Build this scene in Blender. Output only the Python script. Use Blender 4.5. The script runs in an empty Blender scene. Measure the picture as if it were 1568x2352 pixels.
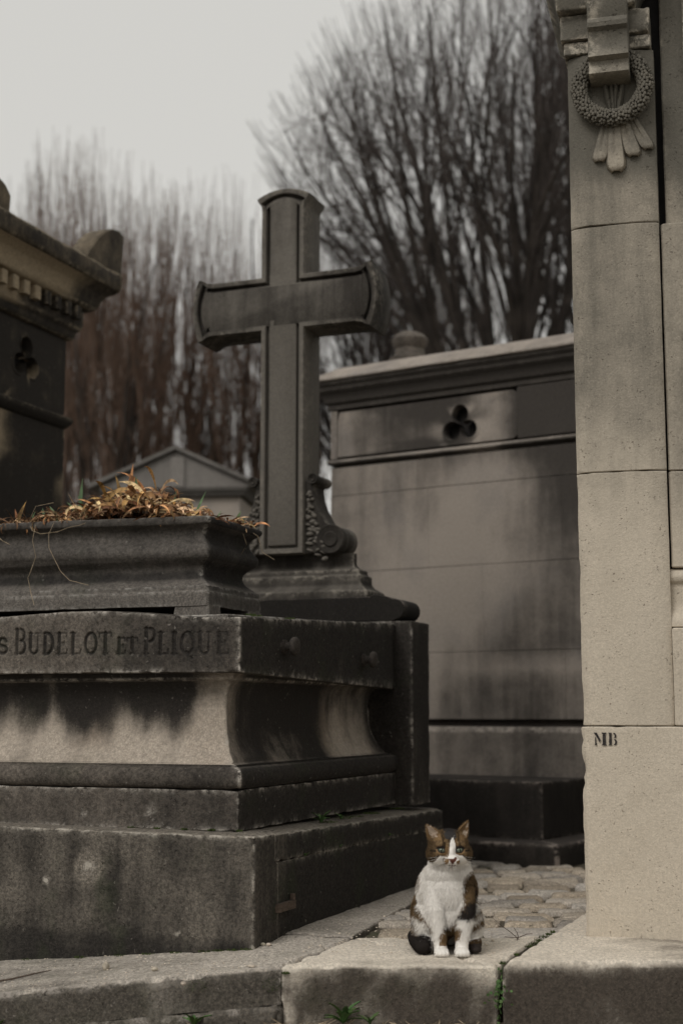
import bpy, bmesh, math, random
import numpy as np
from mathutils import Vector, Matrix
R = math.radians
random.seed(7); np.random.seed(7)
S = bpy.context.scene
COL = S.collection

# ------------------------------------------------------------------ camera, sky, sun, exposure
cam_d = bpy.data.cameras.new('camera'); cam = bpy.data.objects.new('camera', cam_d); COL.objects.link(cam)
cam.location = (0, 0, .72); cam.rotation_euler = (R(98), 0, 0)
cam_d.sensor_fit = 'HORIZONTAL'; cam_d.sensor_width = 24; cam_d.lens = 3300 / 1568 * 24
cam_d.clip_start = .05; cam_d.clip_end = 3000
cam_d.dof.use_dof = True; cam_d.dof.focus_distance = 4.75; cam_d.dof.aperture_fstop = 2.05; cam_d.dof.aperture_blades = 0
S.camera = cam
SUN_FROM = Vector((-.50, -.62, .80)).normalized()
w = bpy.data.worlds.new('World'); S.world = w; w.use_nodes = True
wn = w.node_tree; wn.nodes.clear()
sky = wn.nodes.new('ShaderNodeTexSky'); sky.sky_type = 'NISHITA'; sky.sun_disc = False
sky.sun_elevation = math.asin(SUN_FROM.z); sky.sun_rotation = math.atan2(SUN_FROM.x, SUN_FROM.y)
sky.dust_density = 4
hs = wn.nodes.new('ShaderNodeHueSaturation'); hs.inputs['Saturation'].default_value = .12
mx_ = wn.nodes.new('ShaderNodeMix'); mx_.data_type = 'RGBA'; mx_.inputs[0].default_value = .9
mx_.inputs[7].default_value = (6.75, 6.64, 6.30, 1)
bg = wn.nodes.new('ShaderNodeBackground'); bg.inputs['Strength'].default_value = .1
wo = wn.nodes.new('ShaderNodeOutputWorld')
wn.links.new(sky.outputs[0], hs.inputs['Color']); wn.links.new(hs.outputs[0], mx_.inputs[6])
wn.links.new(mx_.outputs[2], bg.inputs['Color']); wn.links.new(bg.outputs[0], wo.inputs['Surface'])
sd = bpy.data.lights.new('sun', 'SUN'); sd.energy = 1.4; sd.angle = R(26); sd.color = (1, .97, .93)
so = bpy.data.objects.new('sun', sd); COL.objects.link(so); so.location = (-4, -5, 8)
so.rotation_euler = (-SUN_FROM).to_track_quat('-Z', 'Y').to_euler()
S.view_settings.view_transform = 'Standard'; S.view_settings.look = 'None'
S.view_settings.exposure = 0; S.view_settings.gamma = 1; S.view_settings.use_curve_mapping = False
S.cycles.max_bounces = 5; S.cycles.diffuse_bounces = 3

# ------------------------------------------------------------------ helpers
def _hash(ix, iy, iz, seed):
    n = (ix * 374761393 + iy * 668265263 + iz * 2147483647 + seed * 974634777) & 0xffffffff
    n = ((n ^ (n >> 13)) * 1274126177) & 0xffffffff
    return ((n ^ (n >> 16)) & 0xffff) / 65535.0
def vnoise(P, s=1., seed=0):
    P = np.asarray(P, float) * s + 1000.
    i = np.floor(P).astype(np.int64); f = P - i; f = f * f * (3 - 2 * f)
    x, y, z = i[:, 0], i[:, 1], i[:, 2]; r = 0
    for a in (0, 1):
        wx = f[:, 0] if a else 1 - f[:, 0]
        for b in (0, 1):
            wy = f[:, 1] if b else 1 - f[:, 1]
            for c in (0, 1):
                wz = f[:, 2] if c else 1 - f[:, 2]
                r = r + wx * wy * wz * _hash(x + a, y + b, z + c, seed)
    return r
def fbm(P, s=1., seed=0, o=3):
    t = 0; a = 1; tot = 0
    for k in range(o):
        t = t + a * vnoise(P, s * 2 ** k, seed + k * 17); tot += a; a *= .5
    return t / tot
def sstep(a, b, x):
    t = np.clip((x - a) / (b - a), 0, 1); return t * t * (3 - 2 * t)

def tag(o, label=None, cat=None, group=None, kind=None):
    if label: o['label'] = label
    if cat: o['category'] = cat
    if group: o['group'] = group
    if kind: o['kind'] = kind
    return o
def empty(name, loc=(0, 0, 0), rz=0, **k):
    o = bpy.data.objects.new(name, None); COL.objects.link(o); o.location = loc; o.rotation_euler = (0, 0, rz)
    o.empty_display_size = .1
    return tag(o, **k)
def mesh(name, V, F, mat, parent=None, attrs=None, smooth=True, sharp=40, cols=None):
    me = bpy.data.meshes.new(name); me.from_pydata([tuple(v) for v in V], [], F); me.update()
    for k, a in (attrs or {}).items():
        at = me.attributes.new(k, 'FLOAT', 'POINT'); at.data.foreach_set('value', np.asarray(a, np.float32))
    if cols is not None:
        at = me.color_attributes.new('col', 'FLOAT_COLOR', 'POINT')
        c = np.ones((len(V), 4), np.float32); c[:, :3] = cols; at.data.foreach_set('color', c.ravel())
    if smooth:
        me.shade_smooth()
        if sharp: me.set_sharp_from_angle(angle=R(sharp))
    me.materials.append(mat)
    o = bpy.data.objects.new(name, me); COL.objects.link(o); o.parent = parent
    return o
def obj_of(name, me, parent=None):
    o = bpy.data.objects.new(name, me); COL.objects.link(o); o.parent = parent; return o

def refine(pts, b, step):
    """profile of (out, z) -> finer list with small bevels; returns points and a wear weight per point"""
    n = len(pts); out = []
    for i, p in enumerate(pts):
        p = np.array(p, float)
        if 0 < i < n - 1 and b > 0:
            a = np.array(pts[i - 1], float); c = np.array(pts[i + 1], float)
            la, lc = np.linalg.norm(a - p), np.linalg.norm(c - p)
            cr = (p - a)[0] * (c - p)[1] - (p - a)[1] * (c - p)[0]
            ang = abs(cr) / (la * lc + 1e-9)
            bb = min(b, la * .35, lc * .35)
            wv = 1. if (cr > 0 and ang > .5) else 0.
            if ang > .25:
                out.append((p + (a - p) / la * bb, wv)); out.append((p + (c - p) / lc * bb, wv)); continue
            out.append((p, 0.)); continue
        out.append((p, 0.))
    res = []; wear = []
    for i in range(len(out) - 1):
        (p, wp), (q, wq) = out[i], out[i + 1]
        L = np.linalg.norm(q - p); k = max(1, int(math.ceil(L / step)))
        ts = [j / k for j in range(k)]
        if L > .05:
            if wp: ts += [.006 / L, .014 / L]
            if wq: ts += [1 - .006 / L, 1 - .014 / L]
            ts = sorted(set(ts))
        for t in ts:
            res.append(p + (q - p) * t)
            wear.append(max(wp * math.exp(-t * L / .007), wq * math.exp(-(1 - t) * L / .007)))
    res.append(out[-1][0]); wear.append(out[-1][1])
    return res, wear
def tvals(L, step, c):
    k = max(1, int(math.ceil(L / step))); ts = [j / k for j in range(k + 1)]
    for d in (.006, .014, .03):
        if d < L * .3: ts += [d / L, 1 - d / L]
    return sorted(set(round(t, 5) for t in ts))
def loft(name, prof, rect, mat, parent=None, step=.05, pstep=.05, bev=.004, corner=.005, amp=.0015, freq=14, chip=.0,
         warp=None, soot=None, wearf=1., steps=None, post=None, seed=0, cap=(True, True), sharp=40, spots=()):
    x0, x1, y0, y1 = rect; steps = steps or {}
    P, wz = refine(prof, bev, pstep)
    sides = [('front', (x0, y0), (x1, y0)), ('right', (x1, y0), (x1, y1)), ('back', (x1, y1), (x0, y1)), ('left', (x0, y1), (x0, y0))]
    tl = []
    for nm, a, b in sides:
        L = math.hypot(b[0] - a[0], b[1] - a[1]); tl.append(tvals(L, steps.get(nm, step), corner))
    V = []; W = []
    for (o, z), wv in zip(P, wz):
        X0, X1, Y0, Y1 = x0 - o, x1 + o, y0 - o, y1 + o
        cs = [(X0, Y0), (X1, Y0), (X1, Y1), (X0, Y1)]
        for si in range(4):
            a = np.array(cs[si]); b = np.array(cs[(si + 1) % 4]); L = np.linalg.norm(b - a)
            if L < 1e-6: L = 1e-6
            d = (b - a) / L; c = min(corner, L * .3)
            for t in tl[si]:
                p = a + d * (c + (L - 2 * c) * t); V.append((p[0], p[1], z))
                dc = min(t, 1 - t) * L
                W.append(max(wv, 1.25 * math.exp(-dc / .0055)))
    n = sum(len(t) for t in tl); m = len(P)
    F = []
    for j in range(m - 1):
        for i in range(n):
            k = (i + 1) % n
            F.append((j * n + i, j * n + k, (j + 1) * n + k, (j + 1) * n + i))
    if cap[0]: F.append(tuple(range(n - 1, -1, -1)))
    if cap[1]: F.append(tuple((m - 1) * n + i for i in range(n)))
    return finish(name, np.array(V), F, np.array(W), mat, parent, amp, freq, chip, warp, soot, wearf, post, seed, sharp, spots)
def finish(name, V, F, W, mat, parent, amp=.0015, freq=14, chip=0, warp=None, soot=None, wearf=1., post=None, seed=0, sharp=40, spots=()):
    if warp: V = warp(V)
    o = mesh(name, V, F, mat, parent, sharp=sharp); me = o.data
    N = np.empty(len(V) * 3, np.float32); me.vertices.foreach_get('normal', N); N = N.reshape(-1, 3)
    d = amp * 2 * (fbm(V, freq, seed) - .5)
    if chip: d = d - chip * W * sstep(.5, .8, fbm(V, 22, seed + 5, 2))
    s = np.zeros(len(V))
    if soot: s = np.clip(soot(V, N), -.3, 1.4)
    if post:
        e, s = post(V, N, s); d = d + e
    V2 = V + N * d[:, None]
    me.vertices.foreach_set('co', V2.astype(np.float32).ravel()); me.update()
    W = W * wearf
    for (sx_, sz_, sr_) in spots:
        dd = np.hypot(V[:, 0] - sx_, V[:, 2] - sz_) + sr_ * .5 * (fbm(V, 40, 9) - .5); W = np.maximum(W, sstep(sr_ * 1.15, sr_ * .7, dd) * (N[:, 1] < -.5) * 1.3)
    for k, a in (('soot', s), ('wear', W)):
        at = me.attributes.new(k, 'FLOAT', 'POINT'); at.data.foreach_set('value', np.asarray(a, np.float32))
    return o
def box_loft(name, x0, x1, y0, y1, z0, z1, mat, parent=None, **k):
    return loft(name, [(-.01, z0), (0, z0), (0, z1), (-.02, z1)] if min(x1 - x0, y1 - y0) > .05 else [(0, z0), (0, z1)], (x0, x1, y0, y1), mat, parent, **k)
def extr(name, pts, y0, y1, mat, parent=None, bev=.004, soot=None, amp=.001, wearf=1., smooth=True, sharp=35, ystep=.06, axis='y'):
    """outline of (x, z) points extruded from y0 to y1"""
    n = len(pts); c = np.mean(pts, axis=0); pts = np.array(pts, float)
    ys = [y0, y0 + bev]; k = max(1, int((y1 - y0) / ystep))
    ys += [y0 + bev + (y1 - y0 - 2 * bev) * j / k for j in range(1, k)] + [y1 - bev, y1]
    # inset direction by vertex normals of the outline
    area = sum(pts[i][0] * pts[(i + 1) % n][1] - pts[(i + 1) % n][0] * pts[i][1] for i in range(n))
    if area < 0: pts = pts[::-1].copy()
    nx = []
    for i in range(n):
        a = pts[i] - pts[i - 1]; b = pts[(i + 1) % n] - pts[i]
        a /= np.linalg.norm(a) + 1e-9; b /= np.linalg.norm(b) + 1e-9
        t = a + b; t /= np.linalg.norm(t) + 1e-9; nx.append((t[1], -t[0]))
    nx = np.array(nx); V = []; W = []
    for j, y in enumerate(ys):
        q = pts - nx * (bev * .8 if j in (0, len(ys) - 1) else 0)
        for p in q:
            V.append((p[0], y, p[1])); W.append(.8 if j == 1 else 0.)
    F = []
    for j in range(len(ys) - 1):
        for i in range(n):
            k2 = (i + 1) % n; F.append((j * n + i, j * n + k2, (j + 1) * n + k2, (j + 1) * n + i))
    F.append(tuple(range(n - 1, -1, -1))); F.append(tuple((len(ys) - 1) * n + i for i in range(n)))
    V = np.array(V)
    if axis == 'x': V = np.stack([V[:, 1], V[:, 0], V[:, 2]], 1); F = [tuple(reversed(f)) for f in F]
    return finish(name, V, F, np.array(W), mat, parent, amp=amp, soot=soot, wearf=wearf, sharp=sharp)
def tube_geo(path, rad, sides=6, V=None, F=None, capend=True):
    V = [] if V is None else V; F = [] if F is None else F
    path = [Vector(p) for p in path]; base = len(V); n = len(path)
    up = Vector((.13, .21, 1)).normalized()
    for i, p in enumerate(path):
        t = (path[min(i + 1, n - 1)] - path[max(i - 1, 0)]).normalized()
        a = t.cross(up if abs(t.dot(up)) < .95 else Vector((1, 0, 0))).normalized(); b = t.cross(a)
        r = rad[i] if hasattr(rad, '__len__') else rad
        for k in range(sides):
            q = 2 * math.pi * k / sides; V.append(tuple(p + (a * math.cos(q) + b * math.sin(q)) * r))
    for i in range(n - 1):
        for k in range(sides):
            l = (k + 1) % sides
            F.append((base + i * sides + k, base + i * sides + l, base + (i + 1) * sides + l, base + (i + 1) * sides + k))
    if capend:
        F.append(tuple(base + k for k in range(sides - 1, -1, -1))); F.append(tuple(base + (n - 1) * sides + k for k in range(sides)))
    return V, F
def ell_geo(V, F, c, r, nu=14, nv=9, rot=None):
    b = len(V); c = Vector(c)
    for j in range(nv + 1):
        ph = math.pi * j / nv
        for i in range(nu):
            th = 2 * math.pi * i / nu
            p = Vector((r[0] * math.sin(ph) * math.cos(th), r[1] * math.sin(ph) * math.sin(th), r[2] * math.cos(ph)))
            if rot: p = rot @ p
            V.append(tuple(c + p))
    for j in range(nv):
        for i in range(nu):
            k = (i + 1) % nu; F.append((b + j * nu + i, b + (j + 1) * nu + i, b + (j + 1) * nu + k, b + j * nu + k))

# ------------------------------------------------------------------ materials
class NT:
    def __init__(s, name):
        s.m = bpy.data.materials.new(name); s.m.use_nodes = True; s.t = s.m.node_tree; s.n = s.t.nodes
        s.b = s.n['Principled BSDF']
        for k in ('Specular IOR Level',):
            s.b.inputs[k].default_value = .25
    def l(s, a, b): s.t.links.new(a, b)
    def new(s, t, **k):
        o = s.n.new(t)
        for a, v in k.items(): setattr(o, a, v)
        return o
    def val(s, x, inp):
        if hasattr(x, 'links'): s.l(x, inp)
        else: inp.default_value = x
    def math(s, op, a, b=0., c=None, clamp=False):
        o = s.new('ShaderNodeMath', operation=op); o.use_clamp = clamp
        s.val(a, o.inputs[0]); s.val(b, o.inputs[1])
        if c is not None: s.val(c, o.inputs[2])
        return o.outputs[0]
    def noise(s, sc, vec, det=4, rough=.6, dist=0):
        o = s.new('ShaderNodeTexNoise'); o.inputs['Scale'].default_value = sc; o.inputs['Detail'].default_value = det
        o.inputs['Roughness'].default_value = rough; o.inputs['Distortion'].default_value = dist; s.l(vec, o.inputs['Vector']); return o.outputs['Fac']
    def mapr(s, x, a, b, c=0., d=1.):
        o = s.new('ShaderNodeMapRange', interpolation_type='SMOOTHSTEP'); s.l(x, o.inputs[0])
        for i, v in enumerate((a, b, c, d)): o.inputs[1 + i].default_value = v
        return o.outputs[0]
    def mix(s, f, a, b, bt='MIX'):
        o = s.new('ShaderNodeMix', data_type='RGBA', blend_type=bt); s.val(f, o.inputs[0])
        for x, i in ((a, 6), (b, 7)):
            if hasattr(x, 'links'): s.l(x, o.inputs[i])
            else: o.inputs[i].default_value = (*x, 1)
        return o.outputs[2]
    def scaled(s, vec, sc):
        o = s.new('ShaderNodeMapping'); s.l(vec, o.inputs[0]); o.inputs['Scale'].default_value = sc; return o.outputs[0]

def stone(name, light, dark, edge=None, var=.5, streak=.3, pit=.3, lichen=.0, green=.0, bump=.4, rough=.9, tint=None, grain=.25, bias=.0, coords='Object', rnd=0.):
    t = NT(name); tc = t.new('ShaderNodeTexCoord'); v = tc.outputs['Object']
    if coords == 'World':
        v = t.new('ShaderNodeNewGeometry').outputs['Position']
    so_ = t.new('ShaderNodeAttribute', attribute_name='soot').outputs['Fac']  # per-vertex darkness: soot and grime, on some stones painted shade too
    we = t.new('ShaderNodeAttribute', attribute_name='wear').outputs['Fac']
    n1 = t.noise(1.9, v, 5, .62, .6); n2 = t.noise(11, v, 5, .65); n3 = t.noise(150, v, 3, .65)
    st = t.noise(9, t.scaled(v, (1, 1, .12)), 5, .65, .3)
    f = t.math('MULTIPLY_ADD', t.math('SUBTRACT', n1, .5), var * 2.2, t.math('ADD', so_, bias))
    f = t.math('MULTIPLY_ADD', t.math('SUBTRACT', n2, .5), var * 1.3, f)
    f = t.math('MULTIPLY_ADD', t.math('SUBTRACT', st, .5), streak * 2.4, f)
    f = t.math('MULTIPLY_ADD', t.math('SUBTRACT', n3, .5), .5, f)
    f = t.mapr(f, .1, .9)
    if tint: light_ = t.mix(t.mapr(t.noise(3.1, v, 3, .5), .45, .7, 0, .55), light, tint)
    c = t.mix(f, light_ if tint else light, dark)
    if rnd:
        oi = t.new('ShaderNodeObjectInfo').outputs['Random']
        hv = t.new('ShaderNodeHueSaturation'); t.l(c, hv.inputs['Color'])
        t.l(t.mapr(oi, 0, 1, 1 - rnd, 1 + rnd), hv.inputs['Value'])
        t.l(t.mapr(t.math('FRACT', t.math('MULTIPLY', oi, 7.3)), 0, 1, .6, 1.15), hv.inputs['Saturation']); c = hv.outputs[0]
    gr = t.noise(70, v, 5, .8)
    c = t.mix(t.math('MULTIPLY', t.mapr(gr, .42, .60), min(1, grain * 1.7)), c, t.mix(1, c, (.42, .42, .42), 'MULTIPLY'))
    c = t.mix(t.math('MULTIPLY', t.mapr(n3, .46, .62), min(1, grain * 1.5)), c, t.mix(1, c, (1.9, 1.85, 1.8), 'MULTIPLY'))
    if pit:
        p = t.mapr(t.noise(105, v, 2, .5), .62, .69)
        p2 = t.mapr(t.noise(16, v, 3, .6), .45, .62)
        p = t.math('MULTIPLY', p, p2); c = t.mix(t.math('MULTIPLY', p, pit), c, t.mix(1, c, (.25, .22, .2), 'MULTIPLY'))
    if lichen:
        vo = t.new('ShaderNodeTexVoronoi'); vo.inputs['Scale'].default_value = 34; vo.inputs['Randomness'].default_value = 1; ns_ = t.new('ShaderNodeTexNoise'); ns_.inputs['Scale'].default_value = 60; t.l(v, ns_.inputs['Vector']); va_ = t.new('ShaderNodeVectorMath', operation='MULTIPLY_ADD'); t.l(ns_.outputs['Color'], va_.inputs[0]); va_.inputs[1].default_value = (.03, .03, .03); t.l(v, va_.inputs[2]); t.l(va_.outputs[0], vo.inputs['Vector'])
        q = t.math('MULTIPLY', t.math('LESS_THAN', t.math('MULTIPLY_ADD', n3, .25, vo.outputs['Distance']), .27), t.mapr(n2, .46, .62))
        c = t.mix(t.math('MULTIPLY', q, lichen * .45), c, edge or light)
    if edge is not None:
        e = t.math('MULTIPLY', we, t.mapr(t.noise(38, v, 4, .75), .38, .60), clamp=True)
        e = t.math('MULTIPLY', e, t.mapr(n2, .42, .58, .15, 1))
        c = t.mix(t.math('MULTIPLY', e, .85), c, edge)
    if green:
        g = t.math('MULTIPLY', t.mapr(t.noise(5, v, 5, .6), .52, .72), green); c = t.mix(g, c, (.035, .05, .018))
    t.l(c, t.b.inputs['Base Color']); t.b.inputs['Roughness'].default_value = rough
    bp = t.new('ShaderNodeBump'); bp.inputs['Strength'].default_value = min(1, bump * 1.2); bp.inputs['Distance'].default_value = .004
    h = t.math('MULTIPLY_ADD', gr, .6, t.math('MULTIPLY', n3, .9))
    if pit: h = t.math('SUBTRACT', h, p)
    t.l(h, bp.inputs['Height']); t.l(bp.outputs[0], t.b.inputs['Normal'])
    return t.m
def plain(name, col, rough=.7, var=.3, sc=20, rnd=0., trans=0):
    t = NT(name); v = t.new('ShaderNodeTexCoord').outputs['Object']; n = t.noise(sc, v, 4)
    c = t.mix(t.mapr(n, .35, .65), tuple(x * (1 - var) for x in col), tuple(min(1, x * (1 + var)) for x in col))
    if rnd:
        oi = t.new('ShaderNodeObjectInfo').outputs['Random']
        hv = t.new('ShaderNodeHueSaturation'); t.l(c, hv.inputs['Color']); t.l(t.mapr(oi, 0, 1, 1 - rnd, 1 + rnd), hv.inputs['Value'])
        t.l(t.mapr(t.math('FRACT', t.math('MULTIPLY', oi, 5.7)), 0, 1, .485, .515), hv.inputs['Hue']); c = hv.outputs[0]
    t.l(c, t.b.inputs['Base Color']); t.b.inputs['Roughness'].default_value = rough
    if trans: t.b.inputs['Subsurface Weight'].default_value = 0
    return t.m
DK = (.024, .0205, .0175)
M = {}
M['tomb'] = stone('tomb_stone', (.37, .32, .265), DK, edge=(.40, .36, .31), var=.34, streak=.28, lichen=.55, green=.12, tint=(.16, .115, .08))
M['base'] = stone('base_stone', (.17, .15, .125), (.026, .023, .020), edge=(.46, .42, .36), var=.42, streak=.25, lichen=.45, green=.25, grain=.5, pit=.7, bump=.7)
M['band'] = stone('band_stone', (.145, .125, .105), (.026, .0225, .0195), edge=(.46, .42, .37), var=.32, streak=.3, lichen=.6, green=.15, grain=.45, pit=.6, bump=.6)
M['planter'] = stone('planter_stone', (.125, .112, .099), (.024, .0215, .0195), edge=(.33, .31, .28), var=.3, streak=.25, lichen=.55, green=.1, grain=.4, pit=.4, bump=.5)
M['cross'] = stone('cross_stone', (.134, .121, .104), (.030, .026, .022), edge=(.24, .215, .18), var=.34, streak=.45, lichen=.2, grain=.12, pit=.15)
M['wall'] = stone('wall_stone', (.33, .288, .248), (.055, .048, .042), edge=(.34, .30, .26), var=.24, streak=.25, tint=(.22, .2, .185), pit=.1, grain=.15)
M['left'] = stone('old_chapel_stone', (.35, .28, .19), (.026, .022, .018), edge=(.3, .25, .18), var=.34, streak=.2, lichen=.6, pit=.2)
M['pillar'] = stone('pale_limestone', (.535, .47, .38), (.125, .115, .095), edge=(.56, .50, .41), var=.24, streak=.22, pit=.6, lichen=0, grain=.10, bump=.5, tint=(.48, .42, .335))
M['kerb'] = stone('kerb_stone', (.64, .575, .485), (.075, .062, .05), edge=(.66, .60, .51), var=.36, streak=.25, pit=.3, green=.12, grain=.3, bump=.6)
M['slab'] = stone('ledge_stone', (.42, .38, .33), (.085, .075, .062), edge=(.5, .45, .4), var=.42, streak=0, pit=.4, green=.2, grain=.45, bump=.7, lichen=.5)
M['cobble'] = stone('sandstone_cobble', (.36, .31, .25), (.10, .09, .08), edge=(.46, .40, .32), var=.5, streak=0, pit=.3, green=.08, grain=.35, bump=.8, rnd=.28, coords='World')
M['joint'] = stone('earth_joint', (.10, .085, .062), (.03, .03, .018), var=.5, streak=0, green=.7, bump=1, coords='World')
M['dark'] = stone('black_stone', (.045, .038, .033), (.016, .014, .012), edge=(.26, .22, .19), var=.35, streak=.35, lichen=.2)
M['gable'] = stone('grey_gable_stone', (.21, .195, .18), (.09, .083, .076), var=.3, streak=.2)
M['void'] = plain('dark_interior', (.012, .010, .009))
M['iron'] = stone('rusty_iron', (.10, .075, .058), (.035, .026, .02), var=.5, streak=.1, bump=.6)
M['soil'] = stone('street_soil', (.16, .13, .10), (.05, .042, .03), var=.5, streak=0, green=.4, bump=1, coords='World')
M['ground'] = stone('far_ground', (.14, .13, .10), (.06, .055, .04), var=.5, streak=0, green=.4, coords='World')
M['paint'] = plain('black_stencil_paint', (.035, .03, .028), .8, .5, 150)
M['bark'] = plain('dark_bark', (.042, .034, .029), .9, .4, 3)
M['barkr'] = plain('reddish_bark', (.095, .062, .047), .9, .4, 3)
M['twig'] = plain('grey_twigs', (.075, .062, .056), .9, .3, 3)
M['twigr'] = plain('reddish_twigs', (.128, .083, .060), .9, .3, 3)
M['dry'] = plain('dried_leaf', (.37, .20, .08), .6, .6, 45, rnd=.6)
M['dry2'] = plain('pale_dried_leaf', (.52, .36, .2), .6, .5, 45, rnd=.4)
M['rust'] = plain('brown_dead_leaf', (.17, .085, .035), .7, .5, 30, rnd=.4)
M['leafg'] = plain('green_leaf', (.10, .155, .075), .55, .3, 25, rnd=.25)
M['ivy'] = plain('weed_leaf', (.075, .14, .042), .55, .3, 25, rnd=.3)
M['moss'] = plain('moss', (.045, .065, .015), .9, .5, 60)
M['root'] = plain('pale_root', (.30, .235, .16), .8, .3, 40)
M['pebble'] = plain('pale_pebble', (.5, .44, .35), .8, .25, 60, rnd=.25)
M['flower'] = plain('yellow_petal', (.5, .38, .08), .6, .2, 60)

# ------------------------------------------------------------------ ground, street, path
def sheet(name, x0, x1, y0, y1, z, mat, nx=2, ny=2, amp=0, kind='structure', zf=None):
    xs = np.linspace(x0, x1, nx); ys = np.linspace(y0, y1, ny)
    V = np.array([(x, y, z) for y in ys for x in xs]); F = [(j * nx + i, j * nx + i + 1, (j + 1) * nx + i + 1, (j + 1) * nx + i) for j in range(ny - 1) for i in range(nx - 1)]
    if zf: V[:, 2] = zf(V)
    if amp: V[:, 2] += amp * (fbm(V, 12, 3) - .5) * 2
    return tag(mesh(name, V, F, mat), kind=kind)
sheet('ground', -400, 400, -60, 900, -.31, M['ground'])
def slopez(X): return -.106 * np.clip(-.17 - X, 0, 3)
sheet('street', -3.2, 3.0, -1.5, 4.40, -.165, M['soil'], 150, 140, .006, zf=lambda V: -.165 + .6 * slopez(V[:, 0]))
pave = tag(box_loft('pavement', -3.4, 3.2, 4.6, 10.5, -.30, -.14, M['joint'], amp=0), kind='structure')

def quad_warp(rect, q):
    x0, x1, y0, y1 = rect; q = [np.array(p) for p in q]     # q: front-left, front-right, back-right, back-left
    def f(V):
        u = ((V[:, 0] - x0) / (x1 - x0))[:, None]; v = ((V[:, 1] - y0) / (y1 - y0))[:, None]
        p = (q[0] * (1 - u) + q[1] * u) * (1 - v) + (q[3] * (1 - u) + q[2] * u) * v
        return np.column_stack([p, V[:, 2]])
    return f
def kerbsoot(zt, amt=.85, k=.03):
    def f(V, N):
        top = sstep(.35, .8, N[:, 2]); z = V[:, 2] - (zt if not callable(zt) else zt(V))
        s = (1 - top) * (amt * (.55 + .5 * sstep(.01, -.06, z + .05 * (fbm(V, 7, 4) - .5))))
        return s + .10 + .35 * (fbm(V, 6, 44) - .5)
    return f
def slab_stone(name, q, z0, z1, mat, parent, zf=None, soot=None, steps=None, bev=.012, amp=.004, chip=.01, step=.05, freq=9, wearf=.6):
    rect = (0, 1, 0, 1); qa = [np.array(p, float) for p in q]
    W = np.linalg.norm(qa[1] - qa[0]); D = np.linalg.norm(qa[3] - qa[0]); rect = (0, W, 0, D); fw = quad_warp(rect, qa)
    def wp(V):
        P = fw(V)
        if zf is not None: P[:, 2] = P[:, 2] + zf(P)
        return P
    n = max(2, int(min(W, D) / 2 / .05)); inner = -(min(W, D) / 2 - .004)
    prof = [(0, z0), (0, z1)] + [(inner * (i + 1) / n, z1) for i in range(n)]
    return loft(name, prof, rect, mat, parent, step=step, pstep=.03, bev=bev, corner=.005, amp=amp, freq=freq, chip=chip, warp=wp, soot=soot, wearf=wearf)
zl = lambda P: slopez(P[:, 0])
# the kerb line: the stone the cat sits on, the big stone under the pillar, the worn ledge under the tomb
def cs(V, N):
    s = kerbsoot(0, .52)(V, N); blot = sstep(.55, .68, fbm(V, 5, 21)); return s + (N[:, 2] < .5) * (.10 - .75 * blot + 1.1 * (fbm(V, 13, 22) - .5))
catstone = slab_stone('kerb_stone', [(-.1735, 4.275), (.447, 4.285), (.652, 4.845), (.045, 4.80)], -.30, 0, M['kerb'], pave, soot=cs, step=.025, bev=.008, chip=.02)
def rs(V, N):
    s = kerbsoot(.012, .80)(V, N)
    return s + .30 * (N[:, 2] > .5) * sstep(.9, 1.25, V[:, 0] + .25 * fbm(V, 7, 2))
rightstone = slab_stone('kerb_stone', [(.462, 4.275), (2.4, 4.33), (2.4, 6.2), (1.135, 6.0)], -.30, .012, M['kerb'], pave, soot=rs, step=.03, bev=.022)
def qleft(V, N):
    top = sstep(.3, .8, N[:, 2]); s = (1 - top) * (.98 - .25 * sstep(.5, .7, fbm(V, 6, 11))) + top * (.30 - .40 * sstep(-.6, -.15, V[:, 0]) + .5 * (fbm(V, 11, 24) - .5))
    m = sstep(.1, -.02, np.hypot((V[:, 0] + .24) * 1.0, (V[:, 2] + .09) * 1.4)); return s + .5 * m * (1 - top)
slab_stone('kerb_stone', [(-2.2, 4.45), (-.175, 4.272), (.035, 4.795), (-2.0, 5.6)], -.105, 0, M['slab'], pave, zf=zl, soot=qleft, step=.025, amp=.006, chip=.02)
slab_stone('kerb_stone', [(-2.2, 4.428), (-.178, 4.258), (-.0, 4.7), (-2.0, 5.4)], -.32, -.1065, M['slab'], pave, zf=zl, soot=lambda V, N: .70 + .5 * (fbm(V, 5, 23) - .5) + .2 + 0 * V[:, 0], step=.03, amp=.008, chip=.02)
# slabs along the tomb's flank
TO = np.array([-.275, 4.654]); ex = np.array([math.cos(R(21)), -math.sin(R(21))]); ey = np.array([math.sin(R(21)), math.cos(R(21))])
def TL(x, y): return TO + ex * x + ey * y
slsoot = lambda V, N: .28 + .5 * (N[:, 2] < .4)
e0 = .232
def se(y): return .252 - .094 * y
for (a, b) in ((.255, 1.02), (1.03, 1.75), (1.76, 2.6)):
    slab_stone('slab', [TL(-.05, a), TL(se(a), a + (.018 if a < .3 else 0)), TL(se(b), b), TL(-.05, b)], -.14, .002, M['slab'], pave, soot=slsoot, bev=.006, chip=.008, step=.04)
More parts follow.
